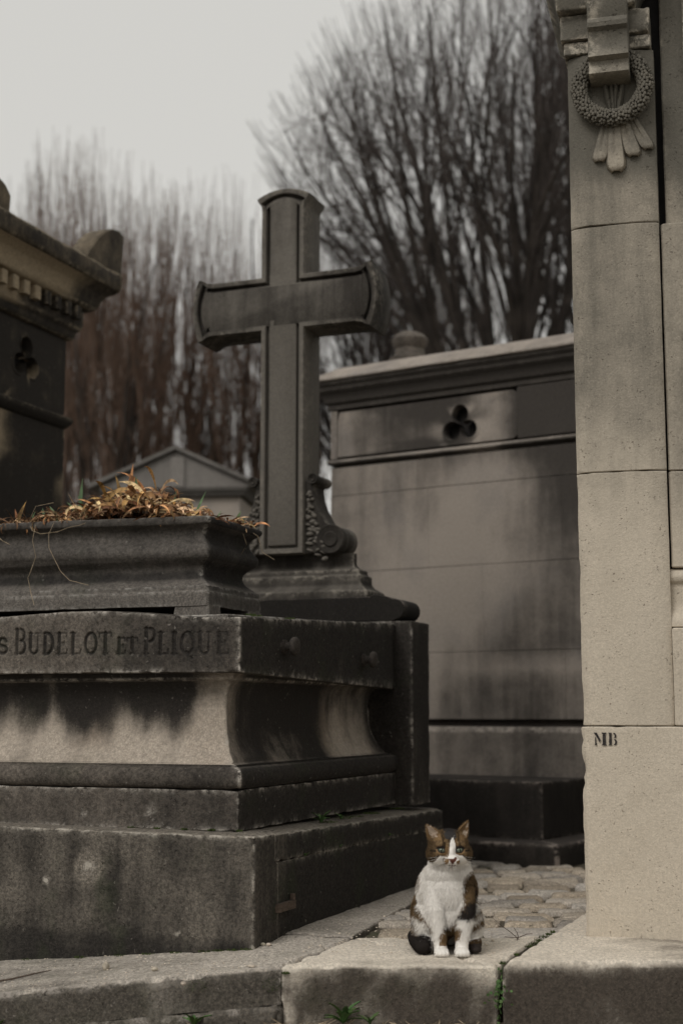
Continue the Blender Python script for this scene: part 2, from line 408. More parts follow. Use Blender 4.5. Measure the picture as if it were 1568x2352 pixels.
# cobbles
path = tag(sheet('path', -.1, 2.2, 4.7, 8.6, -.022, M['joint'], 60, 110, .010), kind='structure')
def cobble_mesh(seed):
    rg = random.Random(seed); n = 16; V = []; F = []
    out = []
    for i in range(n):
        a = 2 * math.pi * i / n; c, s_ = math.cos(a), math.sin(a); k = 1 / max(abs(c), abs(s_)) * .93 + .07
        out.append((c * k * .5 * rg.uniform(.93, 1.04), s_ * k * .5 * rg.uniform(.9, 1.04)))
    for (sc, z) in ((1, -.9), (1, -.16), (.95, .04), (.80, .12 + rg.uniform(-.04, .04))):
        for (x, y) in out: V.append((x * sc, y * sc, z + rg.uniform(-.035, .035)))
    V.append((0, 0, .13))
    for j in range(3):
        for i in range(n): F.append((j * n + i, j * n + (i + 1) % n, (j + 1) * n + (i + 1) % n, (j + 1) * n + i))
    for i in range(n): F.append((3 * n + i, 3 * n + (i + 1) % n, 4 * n))
    me = bpy.data.meshes.new('cobble'); me.from_pydata(V, [], F); me.shade_smooth(); me.materials.append(M['cobble']); return me
cmesh = [cobble_mesh(s) for s in range(9)]
rg = random.Random(3); nc = 0
y = 4.815; row = 0
while y < 7.35:
    rh = rg.uniform(.095, .14) if row else .27
    x = -.3 + rg.uniform(0, .1)
    while x < 1.75:
        cw = rg.uniform(.13, .25) if row else rg.uniform(.3, .45)
        cx, cy = x + cw / 2, y + rh / 2 + .02 * math.sin(3 * x + row) - .05 * (x - .6)
        q = np.array([cx, cy]) - TO; lx = q @ ex
        right = .475 + (cy - 4.275) * .39; ly = q @ ey; left = .255 - .094 * ly
        if row == 0: ok = lx > left - cw * .2 and cx < right + cw * .1
        else: ok = lx > left - cw * .2 and cx < (right + cw * .3 if cy < 5.95 else 9)
        mq = (cx - 1.3) * math.sin(R(32.6)) + (cy - 7.8) * math.cos(R(32.6))
        if mq > -.74 and cx < 1.6: ok = False
        if ok and nc < 290:
            o = obj_of('cobble', rg.choice(cmesh), path)
            o.location = (cx, cy, rg.uniform(-.017, -.007)); o.rotation_euler = (rg.uniform(-.04, .04), rg.uniform(-.05, .05), rg.uniform(-.07, .07) - .05)
            o.scale = (cw * .93, rh * .84, .075); nc += 1
        x += cw
    y += rh; row += 1

# ------------------------------------------------------------------ the tomb with the engraved band
tomb = empty('tomb', (TO[0], TO[1], 0), R(-21), label='long dark weathered stone tomb with an engraved name band and pale hollow moulding', cat='tomb')
XL = -1.62
def base_soot_shade(V, N):
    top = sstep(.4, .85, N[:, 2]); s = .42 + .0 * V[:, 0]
    right = sstep(.4, .8, N[:, 0]); s = s + right * (.25 + .45 * sstep(.05, .7, V[:, 1]))  # right flank darker: grime plus shade put into the colour
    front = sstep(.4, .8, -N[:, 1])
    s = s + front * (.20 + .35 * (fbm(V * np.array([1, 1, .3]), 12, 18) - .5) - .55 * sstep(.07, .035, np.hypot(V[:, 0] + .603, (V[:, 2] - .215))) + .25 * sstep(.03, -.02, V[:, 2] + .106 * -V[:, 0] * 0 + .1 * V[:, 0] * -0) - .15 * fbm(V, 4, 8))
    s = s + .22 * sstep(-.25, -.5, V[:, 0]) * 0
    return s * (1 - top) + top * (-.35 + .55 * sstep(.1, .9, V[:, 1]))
def bwarp(V):
    V = V.copy(); top = V[:, 2] > .2; V[:, 2] = np.where(top, V[:, 2] - .016 * V[:, 1] + .012 * np.clip(-V[:, 0] - .2, 0, 2) * .8, V[:, 2]); return V
loft('base_stone', [(-.02, -.3), (0, -.3), (0, .333), (-.04, .336), (-.10, .338), (-.15, .340)], (XL, 0, 0, .36), M['base'], tomb, step=.012, pstep=.012, bev=.004, corner=.004, amp=.003, chip=.010, spots=((-.603, .215, .024), (-.76, .165, .014), (-.45, .06, .009), (-.27, .02, .008)), soot=base_soot_shade, warp=lambda V: bwarp(np.column_stack([V[:, 0], np.where(V[:, 0] > -.06, np.minimum(V[:, 1], np.where(V[:, 2] < .238, .186, .162)), V[:, 1]), V[:, 2]])), wearf=1.)
loft('base_stone', [(-.02, .2415), (0, .2415), (0, .329), (-.05, .335), (-.14, .339)], (-.5, -.002, .168, 2.05), M['base'], tomb, step=.03, pstep=.02, bev=.003, corner=.003, amp=.002, chip=.010, soot=base_soot_shade, warp=bwarp, wearf=.8)
loft('base_stone', [(-.02, -.3), (0, -.3), (0, .2355), (-.03, .2355)], (-.5, -.004, .192, 2.05), M['base'], tomb, step=.03, pstep=.02, bev=.003, corner=.003, amp=.002, chip=.010, soot=base_soot_shade, wearf=.5)
loft('core', [(0, -.3), (0, .30)], (XL + .1, -.03, .1, 2.0), M['void'], tomb, amp=0)
# iron cramp in the flank joint
cr = empty('iron_cramp', (0, 0, 0)); cr.parent = tomb
box_loft('bar', -.002, .016, .165, .305, .078, .104, M['iron'], cr, amp=.001, step=.03, bev=.003, corner=.003)
box_loft('hook', -.002, .014, .290, .305, .105, .124, M['iron'], cr, amp=0, step=.03, bev=.002, corner=.002)
# plinth and torus
def plinth_soot_shade(V, N):
    r = sstep(.4, .8, N[:, 0]); return .62 + r * .3 - .1 * (1 - r) * fbm(V, 3, 5) * 2 * sstep(-.2, -.6, V[:, 0]) + 0 * V[:, 0]  # extra on the right side: grime together with painted shade
PR = (XL + .1, -.109, .109, 1.71)
loft('plinth', [(-.05, .338), (0, .338), (0, .470), (-.02, .4705)], PR, M['band'], tomb, step=.03, pstep=.02, bev=.002, corner=.002, soot=plinth_soot_shade, chip=.006, amp=.0012, spots=((-.43, .40, .014), (-.56, .385, .006), (-.70, .38, .005)))
tor = [(-.01, .4725)] + [(.014 - .020 + .020 * math.sin(a) , .508 - .034 * math.cos(a)) for a in np.linspace(.25, math.pi - .2, 9)] + [(-.012, .5435), (-.018, .546), (-.018, .551)]
loft('torus_moulding', tor, PR, M['band'], tomb, step=.05, bev=0, pstep=.02, soot=plinth_soot_shade, chip=.006, amp=.0015)
# hollow die: pale front, flank dark with soot and painted shade
cov = [(-.028, .5515), (-.040, .556)] + [(-.092 + .056 * (1 - t) ** 2.4 , .556 + (.165 * t)) for t in np.linspace(.06, 1, 12)] + [(-.092, .75), (-.089, .785), (-.080, .812), (-.066, .830), (-.050, .836), (-.050, .848), (-.04, .857)]
def cove_soot_shade(V, N):
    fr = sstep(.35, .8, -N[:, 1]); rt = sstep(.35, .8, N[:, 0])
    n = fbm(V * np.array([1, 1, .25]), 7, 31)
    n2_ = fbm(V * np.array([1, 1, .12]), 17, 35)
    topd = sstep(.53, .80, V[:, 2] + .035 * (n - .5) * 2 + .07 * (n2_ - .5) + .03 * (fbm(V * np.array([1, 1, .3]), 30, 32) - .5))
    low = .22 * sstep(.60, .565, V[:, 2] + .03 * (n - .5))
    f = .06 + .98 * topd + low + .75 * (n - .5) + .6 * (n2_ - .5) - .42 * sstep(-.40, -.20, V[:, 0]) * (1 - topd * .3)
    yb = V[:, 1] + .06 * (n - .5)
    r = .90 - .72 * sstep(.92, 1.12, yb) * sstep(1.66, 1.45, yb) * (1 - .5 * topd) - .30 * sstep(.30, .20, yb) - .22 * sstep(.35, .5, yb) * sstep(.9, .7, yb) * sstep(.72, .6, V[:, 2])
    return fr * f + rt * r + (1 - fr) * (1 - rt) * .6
loft('hollow_die', cov, PR, M['tomb'], tomb, step=.04, bev=.003, pstep=.02, soot=cove_soot_shade, chip=.006, amp=.0015)
# engraved band -------------------------------------------------------------
def arc(cx, cy, rx, ry, a0, a1, n=9): return [(cx + rx * math.cos(R(a0 + (a1 - a0) * i / n)), cy + ry * math.sin(R(a0 + (a1 - a0) * i / n))) for i in range(n + 1)]
TH, TN, SF = .13, .055, .05
G_ = {
 'B': [([(.2, 0), (.2, 1)], TH), ([(.05, 1), (.5, 1)] , SF), ([(.05, 0), (.5, 0)], SF), ([(.2, .53), (.5, .53)], SF), (arc(.5, .765, .3, .235, -90, 90), TN * 1.6), (arc(.5, .265, .38, .265, -90, 90), TN * 1.8)],
 'U': [([(.2, 1), (.2, .3)], TH), (arc(.5, .3, .3, .3, 180, 360), TN * 1.5), ([(.8, .3), (.8, 1)], TN), ([(.05, 1), (.38, 1)], SF), ([(.66, 1), (.95, 1)], SF)],
 'D': [([(.2, 0), (.2, 1)], TH), ([(.05, 1), (.4, 1)], SF), ([(.05, 0), (.4, 0)], SF), (arc(.4, .5, .48, .5, -90, 90, 12), TN * 2)],
 'E': [([(.22, 0), (.22, 1)], TH), ([(.05, 1), (.85, 1)], SF), ([(.05, 0), (.92, 0)], SF), ([(.22, .52), (.68, .52)], SF), ([(.85, 1), (.87, .82)], SF), ([(.92, 0), (.95, .2)], SF), ([(.68, .6), (.68, .44)], SF)],
 'L': [([(.25, 0), (.25, 1)], TH), ([(.05, 1), (.48, 1)], SF), ([(.05, 0), (.9, 0)], SF), ([(.9, 0), (.95, .22)], SF)],
 'O': [(arc(.5, .5, .42, .5, 0, 360, 20), TN * 1.9)],
 'Q': [(arc(.5, .5, .42, .5, 0, 360, 20), TN * 1.9), ([(.45, .08), (.62, -.14), (.85, -.2)], TN * 1.5)],
 'T': [([(.5, 0), (.5, 1)], TH), ([(.03, 1), (.97, 1)], SF), ([(.3, 0), (.7, 0)], SF), ([(.03, 1), (.02, .82)], SF), ([(.97, 1), (.98, .82)], SF)],
 'P': [([(.22, 0), (.22, 1)], TH), ([(.05, 1), (.5, 1)], SF), ([(.05, 0), (.42, 0)], SF), (arc(.5, .74, .36, .26, -90, 90), TN * 1.8), ([(.22, .48), (.5, .48)], SF)],
 'I': [([(.5, 0), (.5, 1)], TH), ([(.15, 1), (.85, 1)], SF), ([(.15, 0), (.85, 0)], SF)],
 'S': [(arc(.5, .76, .34, .24, 20, 270, 12) + arc(.5, .27, .38, .25, 90, -160, 12), TN * 1.9)],
}
TXT = [('S', -30, 45, .62), ('B', 88, 168, 1), ('U', 178, 258, .83), ('D', 276, 352, .83), ('E', 368, 442, .83), ('L', 456, 532, .83), ('O', 548, 634, .83), ('T', 645, 724, .83),
       ('E', 760, 817, .62), ('T', 822, 890, .62), ('P', 926, 1006, 1), ('L', 1016, 1086, .83), ('I', 1096, 1140, .83), ('Q', 1155, 1243, .83), ('U', 1258, 1346, .83), ('E', 1376, 1452, .83)]
def engrave(V, N, s):
    m = (N[:, 1] < -.7) & (V[:, 1] < .13); d = np.zeros(len(V)); x = V[:, 0]; z = V[:, 2]
    for (ch, a, b, h) in TXT:
        xa = (a - 95) / 1355 * .835 - .985; xb = (b - 95) / 1355 * .835 - .985
        H = .086 * h; zb = .930 - .012 * (xa + .985) / .835; Wd = xb - xa
        sel = m & (x > xa - .01) & (x < xb + .01) & (z > zb - .03) & (z < zb + H + .01); idx = np.where(sel)[0]
        if not len(idx): continue
        px, pz = x[idx], z[idx]; best = np.zeros(len(idx))
        fade = 1 - .45 * float(sstep(-.5, -.2, xa))
        for pts, wd in G_[ch]:
            hw = wd * .086 * .52 + .0005
            for (u0, v0), (u1, v1) in zip(pts[:-1], pts[1:]):
                ax, az, bx, bz = xa + u0 * Wd, zb + v0 * H, xa + u1 * Wd, zb + v1 * H
                L2 = (bx - ax) ** 2 + (bz - az) ** 2 + 1e-12
                t = np.clip(((px - ax) * (bx - ax) + (pz - az) * (bz - az)) / L2, 0, 1)
                q = np.hypot(px - ax - t * (bx - ax), pz - az - t * (bz - az))
                best = np.maximum(best, np.clip((hw + .0015 - q) / .0035, 0, 1) * min(1, hw / .004))
        d[idx] -= best * .0065 * fade; s[idx] = np.clip(s[idx] + best * .45 * fade, 0, 1)
    return d, s
def bandwarp(V):
    V = V.copy(); t = (V[:, 2] - .858) / .177
    top = 1.035 + .045 * V[:, 1] + .034 * sstep(-.15, -.70, V[:, 0]) - .012 * sstep(-.75, -1.1, V[:, 0])
    bot = .858 - .019 * V[:, 1] + .004 * np.clip(-V[:, 0], 0, 1); V[:, 2] = bot + t * (top - bot); return V
def band_soot_shade(V, N):
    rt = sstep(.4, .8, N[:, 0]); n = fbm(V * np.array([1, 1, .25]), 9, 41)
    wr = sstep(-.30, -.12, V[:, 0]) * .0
    r = .92 - .45 * sstep(.55, .66, n) * sstep(.6, .75, V[:, 1]) * sstep(1.15, 1.0, V[:, 1])  # flank of the band: grime and shade both held in the colour
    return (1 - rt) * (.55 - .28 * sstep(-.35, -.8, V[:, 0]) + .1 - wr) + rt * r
loft('engraved_band', [(-.02, .858), (0, .858), (0, 1.035), (-.05, 1.035), (-.15, 1.036)], (-1.30, -.109, .109, 1.72), M['band'], tomb, step=.05, pstep=.0026, bev=.003, corner=.004, amp=.0012, freq=40, chip=.008,
     warp=bandwarp, soot=band_soot_shade, post=engrave, steps={'front': .0023})
loft('engraved_band', [(-.02, .858), (0, .858), (0, 1.035), (-.05, 1.035)], (XL + .1, -1.306, .109, 1.72), M['band'], tomb, warp=bandwarp, soot=band_soot_shade, chip=.008, step=.06)
box_loft('top_slab', XL + .2, -.20, .2, 1.68, .90, 1.062, M['planter'], tomb, amp=.002, warp=lambda V: np.column_stack([V[:, 0], V[:, 1], V[:, 2] + (V[:, 2] > 1) * .035 * (V[:, 1] - .3)]))
# round fixing knobs on the flank
def knob(y, z):
    V, F = [], []; c = [(0, .026), (.008, .026), (.012, .016), (.028, .014), (.034, .030), (.040, .034), (.048, .034), (.053, .030), (.056, .02), (.057, .001)]
    n = 20
    for (x, r) in c:
        for k in range(n): a = 2 * math.pi * k / n; V.append((-.109 + x, y + r * math.cos(a), z + r * math.sin(a)))
    for j in range(len(c) - 1):
        for k in range(n): F.append((j * n + k, j * n + (k + 1) % n, (j + 1) * n + (k + 1) % n, (j + 1) * n + k))
    mesh('round_knob', V, F, M['dark'], tomb)
knob(.475, .957); knob(1.30, .938)
# headstone slab behind the tomb body that carries the cross
def hsoot(V, N): return .80 + 0 * V[:, 0]
loft('headstone_slab', [(-.02, .33), (0, .33), (0, 1.121), (-.04, 1.121)], (-1.33, -.030, 1.70, 1.945), M['band'], tomb, step=.06, bev=.004, soot=hsoot, chip=.006, wearf=.6)

# ------------------------------------------------------------------ stone cross on the headstone
CX, CY, CZ = -.67, 1.74, 1.123
cb = TL(CX, CY)
cross = empty('stone_cross', (cb[0], cb[1], CZ), R(-21), label='tall dark stone cross with flared curved ends and scroll brackets, standing on the headstone', cat='cross')
def cross_outline(i, za=2.50 - CZ, zb=2.757 - CZ):
    """inset i; x relative to the stem axis, z above the headstone"""
    w_ = .108 - i; P = []
    z0 = 1.443 - CZ + i; zt = 3.135 - CZ; tw = .134 - i; al = .438; fl = .020
    lo, hi = za + i, zb - i
    def endarc(p, q, bulge, n=8):
        r = []
        for k in range(n + 1):
            t = k / n; a = np.array(p) * (1 - t) + np.array(q) * t
            d = np.array(q) - np.array(p); nn = np.array((d[1], -d[0])) / np.linalg.norm(d)
            r.append(tuple(a + nn * bulge * 4 * t * (1 - t)))
        return r
    P += [(-w_, z0), (w_, z0)]
    P += [(w_, z0 + .3), (w_, z0 + .7), (w_, lo)]
    P += [(w_ + .1, lo), (al - .075, lo), (al - .045, lo - .006), (al - .022 - i * .3, lo - fl)]
    P += endarc((al - i, lo - fl - .006), (al - i, hi + fl + .006), .030)
    P += [(al - .022 - i * .3, hi + fl), (al - .045, hi + .006), (al - .075, hi), (w_ + .1, hi), (w_, hi)]
    P += [(w_, hi + .1), (w_, zt - .05), (w_ + .004, zt - .025), (tw - .004, zt + .0 - i)]
    P += endarc((tw, zt + .012 - i), (-tw, zt + .012 - i), .036)
    P += [(-tw + .004, zt + .0 - i), (-w_ - .004, zt - .025), (-w_, zt - .05), (-w_, hi + .1)]
    P += [(-w_, hi), (-w_ - .1, hi), (-al + .075, hi), (-al + .045, hi + .006), (-al + .022 + i * .3, hi + fl)]
    P += endarc((-al + i, hi + fl + .006), (-al + i, lo - fl - .006), .030)
    P += [(-al + .022 + i * .3, lo - fl), (-al + .045, lo - .006), (-al + .075, lo), (-w_ - .1, lo), (-w_, lo)]
    P += [(-w_, z0 + .7), (-w_, z0 + .3)]
    return P
rings = [(.004, .205), (0, .200), (0, .004), (.003, 0), (.022, 0), (.025, .004), (.027, .024), (.036, .026), (.040, .008), (.046, .004)]
V, F, W = [], [], []
for (i, yy) in rings:
    for (x, z) in cross_outline(i): V.append((x, yy, z)); W.append(.9 if yy in (.004, 0) and i < .02 else 0)
n = len(cross_outline(0))
for j in range(len(rings) - 1):
    for i in range(n): k = (i + 1) % n; F.append((j * n + k, j * n + i, (j + 1) * n + i, (j + 1) * n + k))
F.append(tuple(range(n))); F.append(tuple((len(rings) - 1) * n + i for i in range(n - 1, -1, -1)))
def cross_soot_shade(V, N):
    arm = sstep(.12, .2, np.abs(V[:, 0])); side = sstep(.4, .8, N[:, 0]) + .6 * sstep(.4, .8, -N[:, 2]); up = sstep(1.50, 1.9, V[:, 2])  # right sides, undersides and groove get shade painted into the stone colour
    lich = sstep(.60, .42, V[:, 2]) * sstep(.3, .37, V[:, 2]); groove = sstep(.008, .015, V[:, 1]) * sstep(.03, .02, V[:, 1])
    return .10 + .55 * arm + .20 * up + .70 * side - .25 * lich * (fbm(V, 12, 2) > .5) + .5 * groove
o = finish('cross_body', np.array(V), F, np.array(W), M['cross'], cross, amp=.0008, soot=cross_soot_shade)
bm = bmesh.new(); bm.from_mesh(o.data); bmesh.ops.recalc_face_normals(bm, faces=bm.faces); bm.to_mesh(o.data); bm.free()
# scroll brackets on both sides of the foot
def scroll(sg):
    z0 = 1.443 - CZ
    cxx, czz, r = .235, z0 + .060, .066
    pts = [(.107, z0), (.235, z0)] + arc(cxx, czz, r, r - .004, -80, 95, 12)
    pts += [(.205, z0 + .142), (.185, z0 + .175), (.165, z0 + .215), (.150, z0 + .26), (.142, z0 + .31)]
    pts += arc(.150, z0 + .342, .021, .021, -70, 200, 9) + [(.107, z0 + .33)]
    br = empty('scroll_bracket'); br.parent = cross
    extr('bracket_body', [(sg * a, b) for a, b in pts], .03, .175, M['cross'], br, soot=lambda V, N: .15 + .55 * (N[:, 1] > -.5))
    for (cx_, cz_, rr, y0_, y1_) in ((cxx, czz, r + .003, .012, .19), (.150, z0 + .342, .024, .008, .19)):
        prof = [(rr * .1, y0_ + .006), (rr * .45, y0_), (rr * .55, y0_ + .008), (rr * .8, y0_ + .004), (rr * .92, y0_ + .001), (rr, y0_ + .008), (rr * .9, (y0_ + y1_) / 2), (rr, y1_)]
        V, F = [], []; nn = 22
        for (q, yy) in prof:
            for k in range(nn): a = 2 * math.pi * k / nn; V.append((sg * cx_ + q * math.cos(a), yy, cz_ + q * math.sin(a)))
        for j in range(len(prof) - 1):
            for k in range(nn): F.append((j * nn + k, j * nn + (k + 1) % nn, (j + 1) * nn + (k + 1) % nn, (j + 1) * nn + k))
        F.append(tuple(range(nn))); F.append(tuple((len(prof) - 1) * nn + k for k in range(nn)))
        finish('scroll_roll', np.array(V), F, np.zeros(len(V)), M['cross'], br, soot=lambda V, N: .15 + .6 * (N[:, 1] > -.4))
    V, F = [], []                                                     # carved leaf between the stem and the roll
    for k in range(12):
        t = k / 11; zc = z0 + .02 + .25 * t; L = .105 * (1 - t) + .018
        for q in range(3):
            xc = .116 + L * (q + .5) / 3.2
            ell_geo(V, F, (sg * (xc + random.uniform(-.008, .008)), .028, zc - .02 * q * (1 - t) + random.uniform(-.009, .009)), (random.uniform(.012, .021) * (1.1 - t * .5), .012, random.uniform(.006, .012)), 8, 5, Matrix.Rotation(sg * random.uniform(-.5, 1.1), 3, 'Y'))
    finish('carved_leaf', np.array(V), F, np.zeros(len(V)), M['cross'], br, soot=lambda V, N: -.1 + 0 * V[:, 0])
scroll(1); scroll(-1)
# stepped foot with sweeping ends
foot_soot_shade = lambda V, N: .72 + .2 * (N[:, 0] > .5) - .2 * (N[:, 2] > .6)  # shade painted in: right side darker, tops lighter
loft('foot_moulding', [(0, 1.232 - CZ), (.0, 1.262 - CZ), (-.035, 1.285 - CZ), (-.045, 1.300 - CZ), (-.045, 1.335 - CZ), (-.060, 1.345 - CZ), (-.060, 1.362 - CZ), (-.085, 1.372 - CZ), (-.098, 1.388 - CZ), (-.098, 1.442 - CZ)],
     (-.425, .425, -.018, .22), M['cross'], cross, step=.08, pstep=.03, bev=.003, soot=foot_soot_shade)
pts = [(-.55, 0), (.55, 0)] + arc(.556, .052, .046, .046, -80, 100, 10) + [(.52, .108), (.48, .118), (.455, .118), (.44, .1085), (-.44, .1085), (-.455, .118), (-.48, .118), (-.52, .108)] + arc(-.556, .052, .046, .046, 80, 260, 10)
extr('foot_slab', pts, -.03, .20, M['dark'], cross, soot=lambda V, N: .9 + 0 * V[:, 0])

# ------------------------------------------------------------------ stone planter on the tomb
pb = TL(-.34, .334)
plt_ = empty('stone_planter', (pb[0], pb[1], 1.07), R(-21), label='dark moulded stone planter on top of the tomb, filled with dried leaves', cat='planter')
PW = 1.12
prof = [(-.03, .034), (0, .030), (0, .083), (-.004, .087), (-.004, .103), (-.012, .108), (-.030, .122), (-.046, .14), (-.050, .160), (-.045, .178), (-.025, .196), (-.012, .206), (-.004, .222), (-.006, .240), (-.020, .258), (-.030, .275), (-.032, .292), (-.027, .308), (-.012, .320), (.0, .326), (.004, .334), (.004, .344), (-.002, .352), (-.012, .355), (-.05, .355), (-.055, .34)]
def smoothprof(P, k=3):
    P = [np.array(p, float) for p in P]; out = []
    for i in range(len(P) - 1):
        a, b, c, d = P[max(i - 1, 0)], P[i], P[i + 1], P[min(i + 2, len(P) - 1)]
        for j in range(k):
            t = j / k; out.append(tuple(.5 * (2 * b + (c - a) * t + (2 * a - 5 * b + 4 * c - d) * t * t + (3 * b - a - 3 * c + d) * t ** 3)))
    out.append(tuple(P[-1])); return out
prof = prof[:4] + smoothprof(prof[4:], 3)
def planter_soot_shade(V, N):  # shade painted on the right side and undercut, tops and bulge paler
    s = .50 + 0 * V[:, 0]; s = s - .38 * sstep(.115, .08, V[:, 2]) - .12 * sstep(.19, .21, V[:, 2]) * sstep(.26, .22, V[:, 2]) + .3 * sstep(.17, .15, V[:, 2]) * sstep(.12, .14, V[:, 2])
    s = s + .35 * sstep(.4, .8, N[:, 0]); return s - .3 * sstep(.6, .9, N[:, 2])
loft('planter_body', prof, (-PW, 0, 0, .46), M['planter'], plt_, step=.035, pstep=.012, bev=.0015, corner=.008, amp=.0018, freq=9, chip=.003, soot=planter_soot_shade, wearf=.8, warp=lambda V: V + np.column_stack([0 * V[:, 0], 0 * V[:, 0], .012 * (V[:, 2] > .2) * sstep(0, -.9, V[:, 0])]))
for (a, b, c, d) in ((-.135, 0, .004, .1), (-.12, 0, .34, .46), (-PW, -PW + .13, .004, .1), (-PW, -PW + .13, .34, .46)):
    loft('foot', [(.004, -.012 + .008), (0, .0335)], (a, b, c, d), M['planter'], plt_, amp=.001, soot=lambda V, N: .25 + 0 * V[:, 0], step=.03)
sheetV = []; nx, ny = 60, 26
for j in range(ny):
    for i in range(nx):
        u = i / (nx - 1); v = j / (ny - 1); sheetV.append((-PW + .045 + (PW - .09) * u, .045 + .37 * v, .345))
sheetV = np.array(sheetV)
def mound(x, y):   # height of the dead leaves over the rim
    return (.090 * np.exp(-((x + .34) / .15) ** 2) + .055 * np.exp(-((x + .58) / .16) ** 2)) * np.clip(1 - ((y - .2) / .24) ** 2, 0, 1)
sheetV[:, 2] += mound(sheetV[:, 0], sheetV[:, 1]) * .7 + .012 * (fbm(sheetV, 25, 4) - .3)
F = [(j * nx + i, j * nx + i + 1, (j + 1) * nx + i + 1, (j + 1) * nx + i) for j in range(ny - 1) for i in range(nx - 1)]
mesh('soil', sheetV, F, M['soil'], plt_)

# dried iris leaves in the planter
iris = empty('dried_iris_clump', (pb[0], pb[1], 1.42), R(-21), label='clump of curled orange dried leaves with a few green shoots in the stone planter', cat='plant')
def strip(path, wd, V, F, side=None):
    b = len(V); n = len(path); path = [Vector(p) for p in path]
    for i, p in enumerate(path):
        t = (path[min(i + 1, n - 1)] - path[max(i - 1, 0)]).normalized(); u = i / (n - 1)
        sd_ = side if side is not None else Vector((0, 0, 1)); a = t.cross(sd_)
        if a.length < .2: a = t.cross(Vector((1, .3, 0)))
        a = a.normalized(); nn = t.cross(a)
        hw = wd * min(1, (1 - u) * 2.6 + .04) * (.75 + .25 * min(1, u * 5))
        V += [tuple(p - a * hw / 2), tuple(p + nn * hw * .16), tuple(p + a * hw / 2)]
    for i in range(n - 1):
        for k in (0, 1): F.append((b + i * 3 + k, b + i * 3 + k + 1, b + (i + 1) * 3 + k + 1, b + (i + 1) * 3 + k))
def curl_path(rg, p, L, az, el, bend, n=9, tw=0.):
    q = Vector(p); out = [q.copy()]; e = el; a = az
    for i in range(n - 1):
        q = q + Vector((math.cos(a) * math.cos(e), math.sin(a) * math.cos(e), math.sin(e))) * (L / (n - 1)); out.append(q.copy())
        e -= bend / (n - 1) * (.4 + 1.2 * i / n); a += tw / (n - 1) + rg.uniform(-.12, .12)
    return out
rg = random.Random(11)
def zsurf(x, y): return float(mound(np.array([x]), np.array([y]))[0]) + .0
def add_leaf(p, L, az, el, bend, wd, mat, tw=0., parent=iris, name='leaf', n=9):
    V, F = [], []; pts = curl_path(rg, p, L, az, el, bend, n, tw)
    rimx = .010
    side = Vector((rg.uniform(-.5, .5), rg.uniform(-1, -.3), rg.uniform(.2, 1))).normalized()
    strip(pts, wd, V, F, side); return mesh(name, V, F, M[mat], parent, sharp=0)
# broad curls lying over the mound
for k in range(245):
    t = rg.random()
    x = rg.gauss(-.36, .13) if t < .5 else rg.uniform(-.80, -.04) if t < .88 else rg.uniform(-1, -.65)
    x = min(-.03, max(-1.03, x)); y = rg.uniform(.01, .36) if rg.random() < .75 else rg.uniform(.0, .08)
    h = zsurf(x, y); dense = math.exp(-((x + .36) / .20) ** 2)
    L = rg.uniform(.05, .10) + .09 * dense * rg.random()
    add_leaf((x, y, h + rg.uniform(-.01, .015) + .02 * dense), L, rg.uniform(0, 6.28), rg.uniform(.1, 1.1) * (.4 + .6 * dense), rg.uniform(1.2, 4.6), rg.uniform(.007, .019) * (.6 + .55 * dense), rg.choice(['dry', 'dry', 'dry2', 'rust', 'dry']), rg.uniform(-1, 1))
# leaves at the right-hand end of the rim, drooping over it
for k in range(14):
    add_leaf((-.02 + rg.uniform(-.04, .01), rg.uniform(.22, .42), .005), rg.uniform(.05, .09), rg.uniform(-1.4, .6), rg.uniform(.2, .8), rg.uniform(1, 2.6), rg.uniform(.007, .013), rg.choice(['dry', 'rust', 'dry2']))
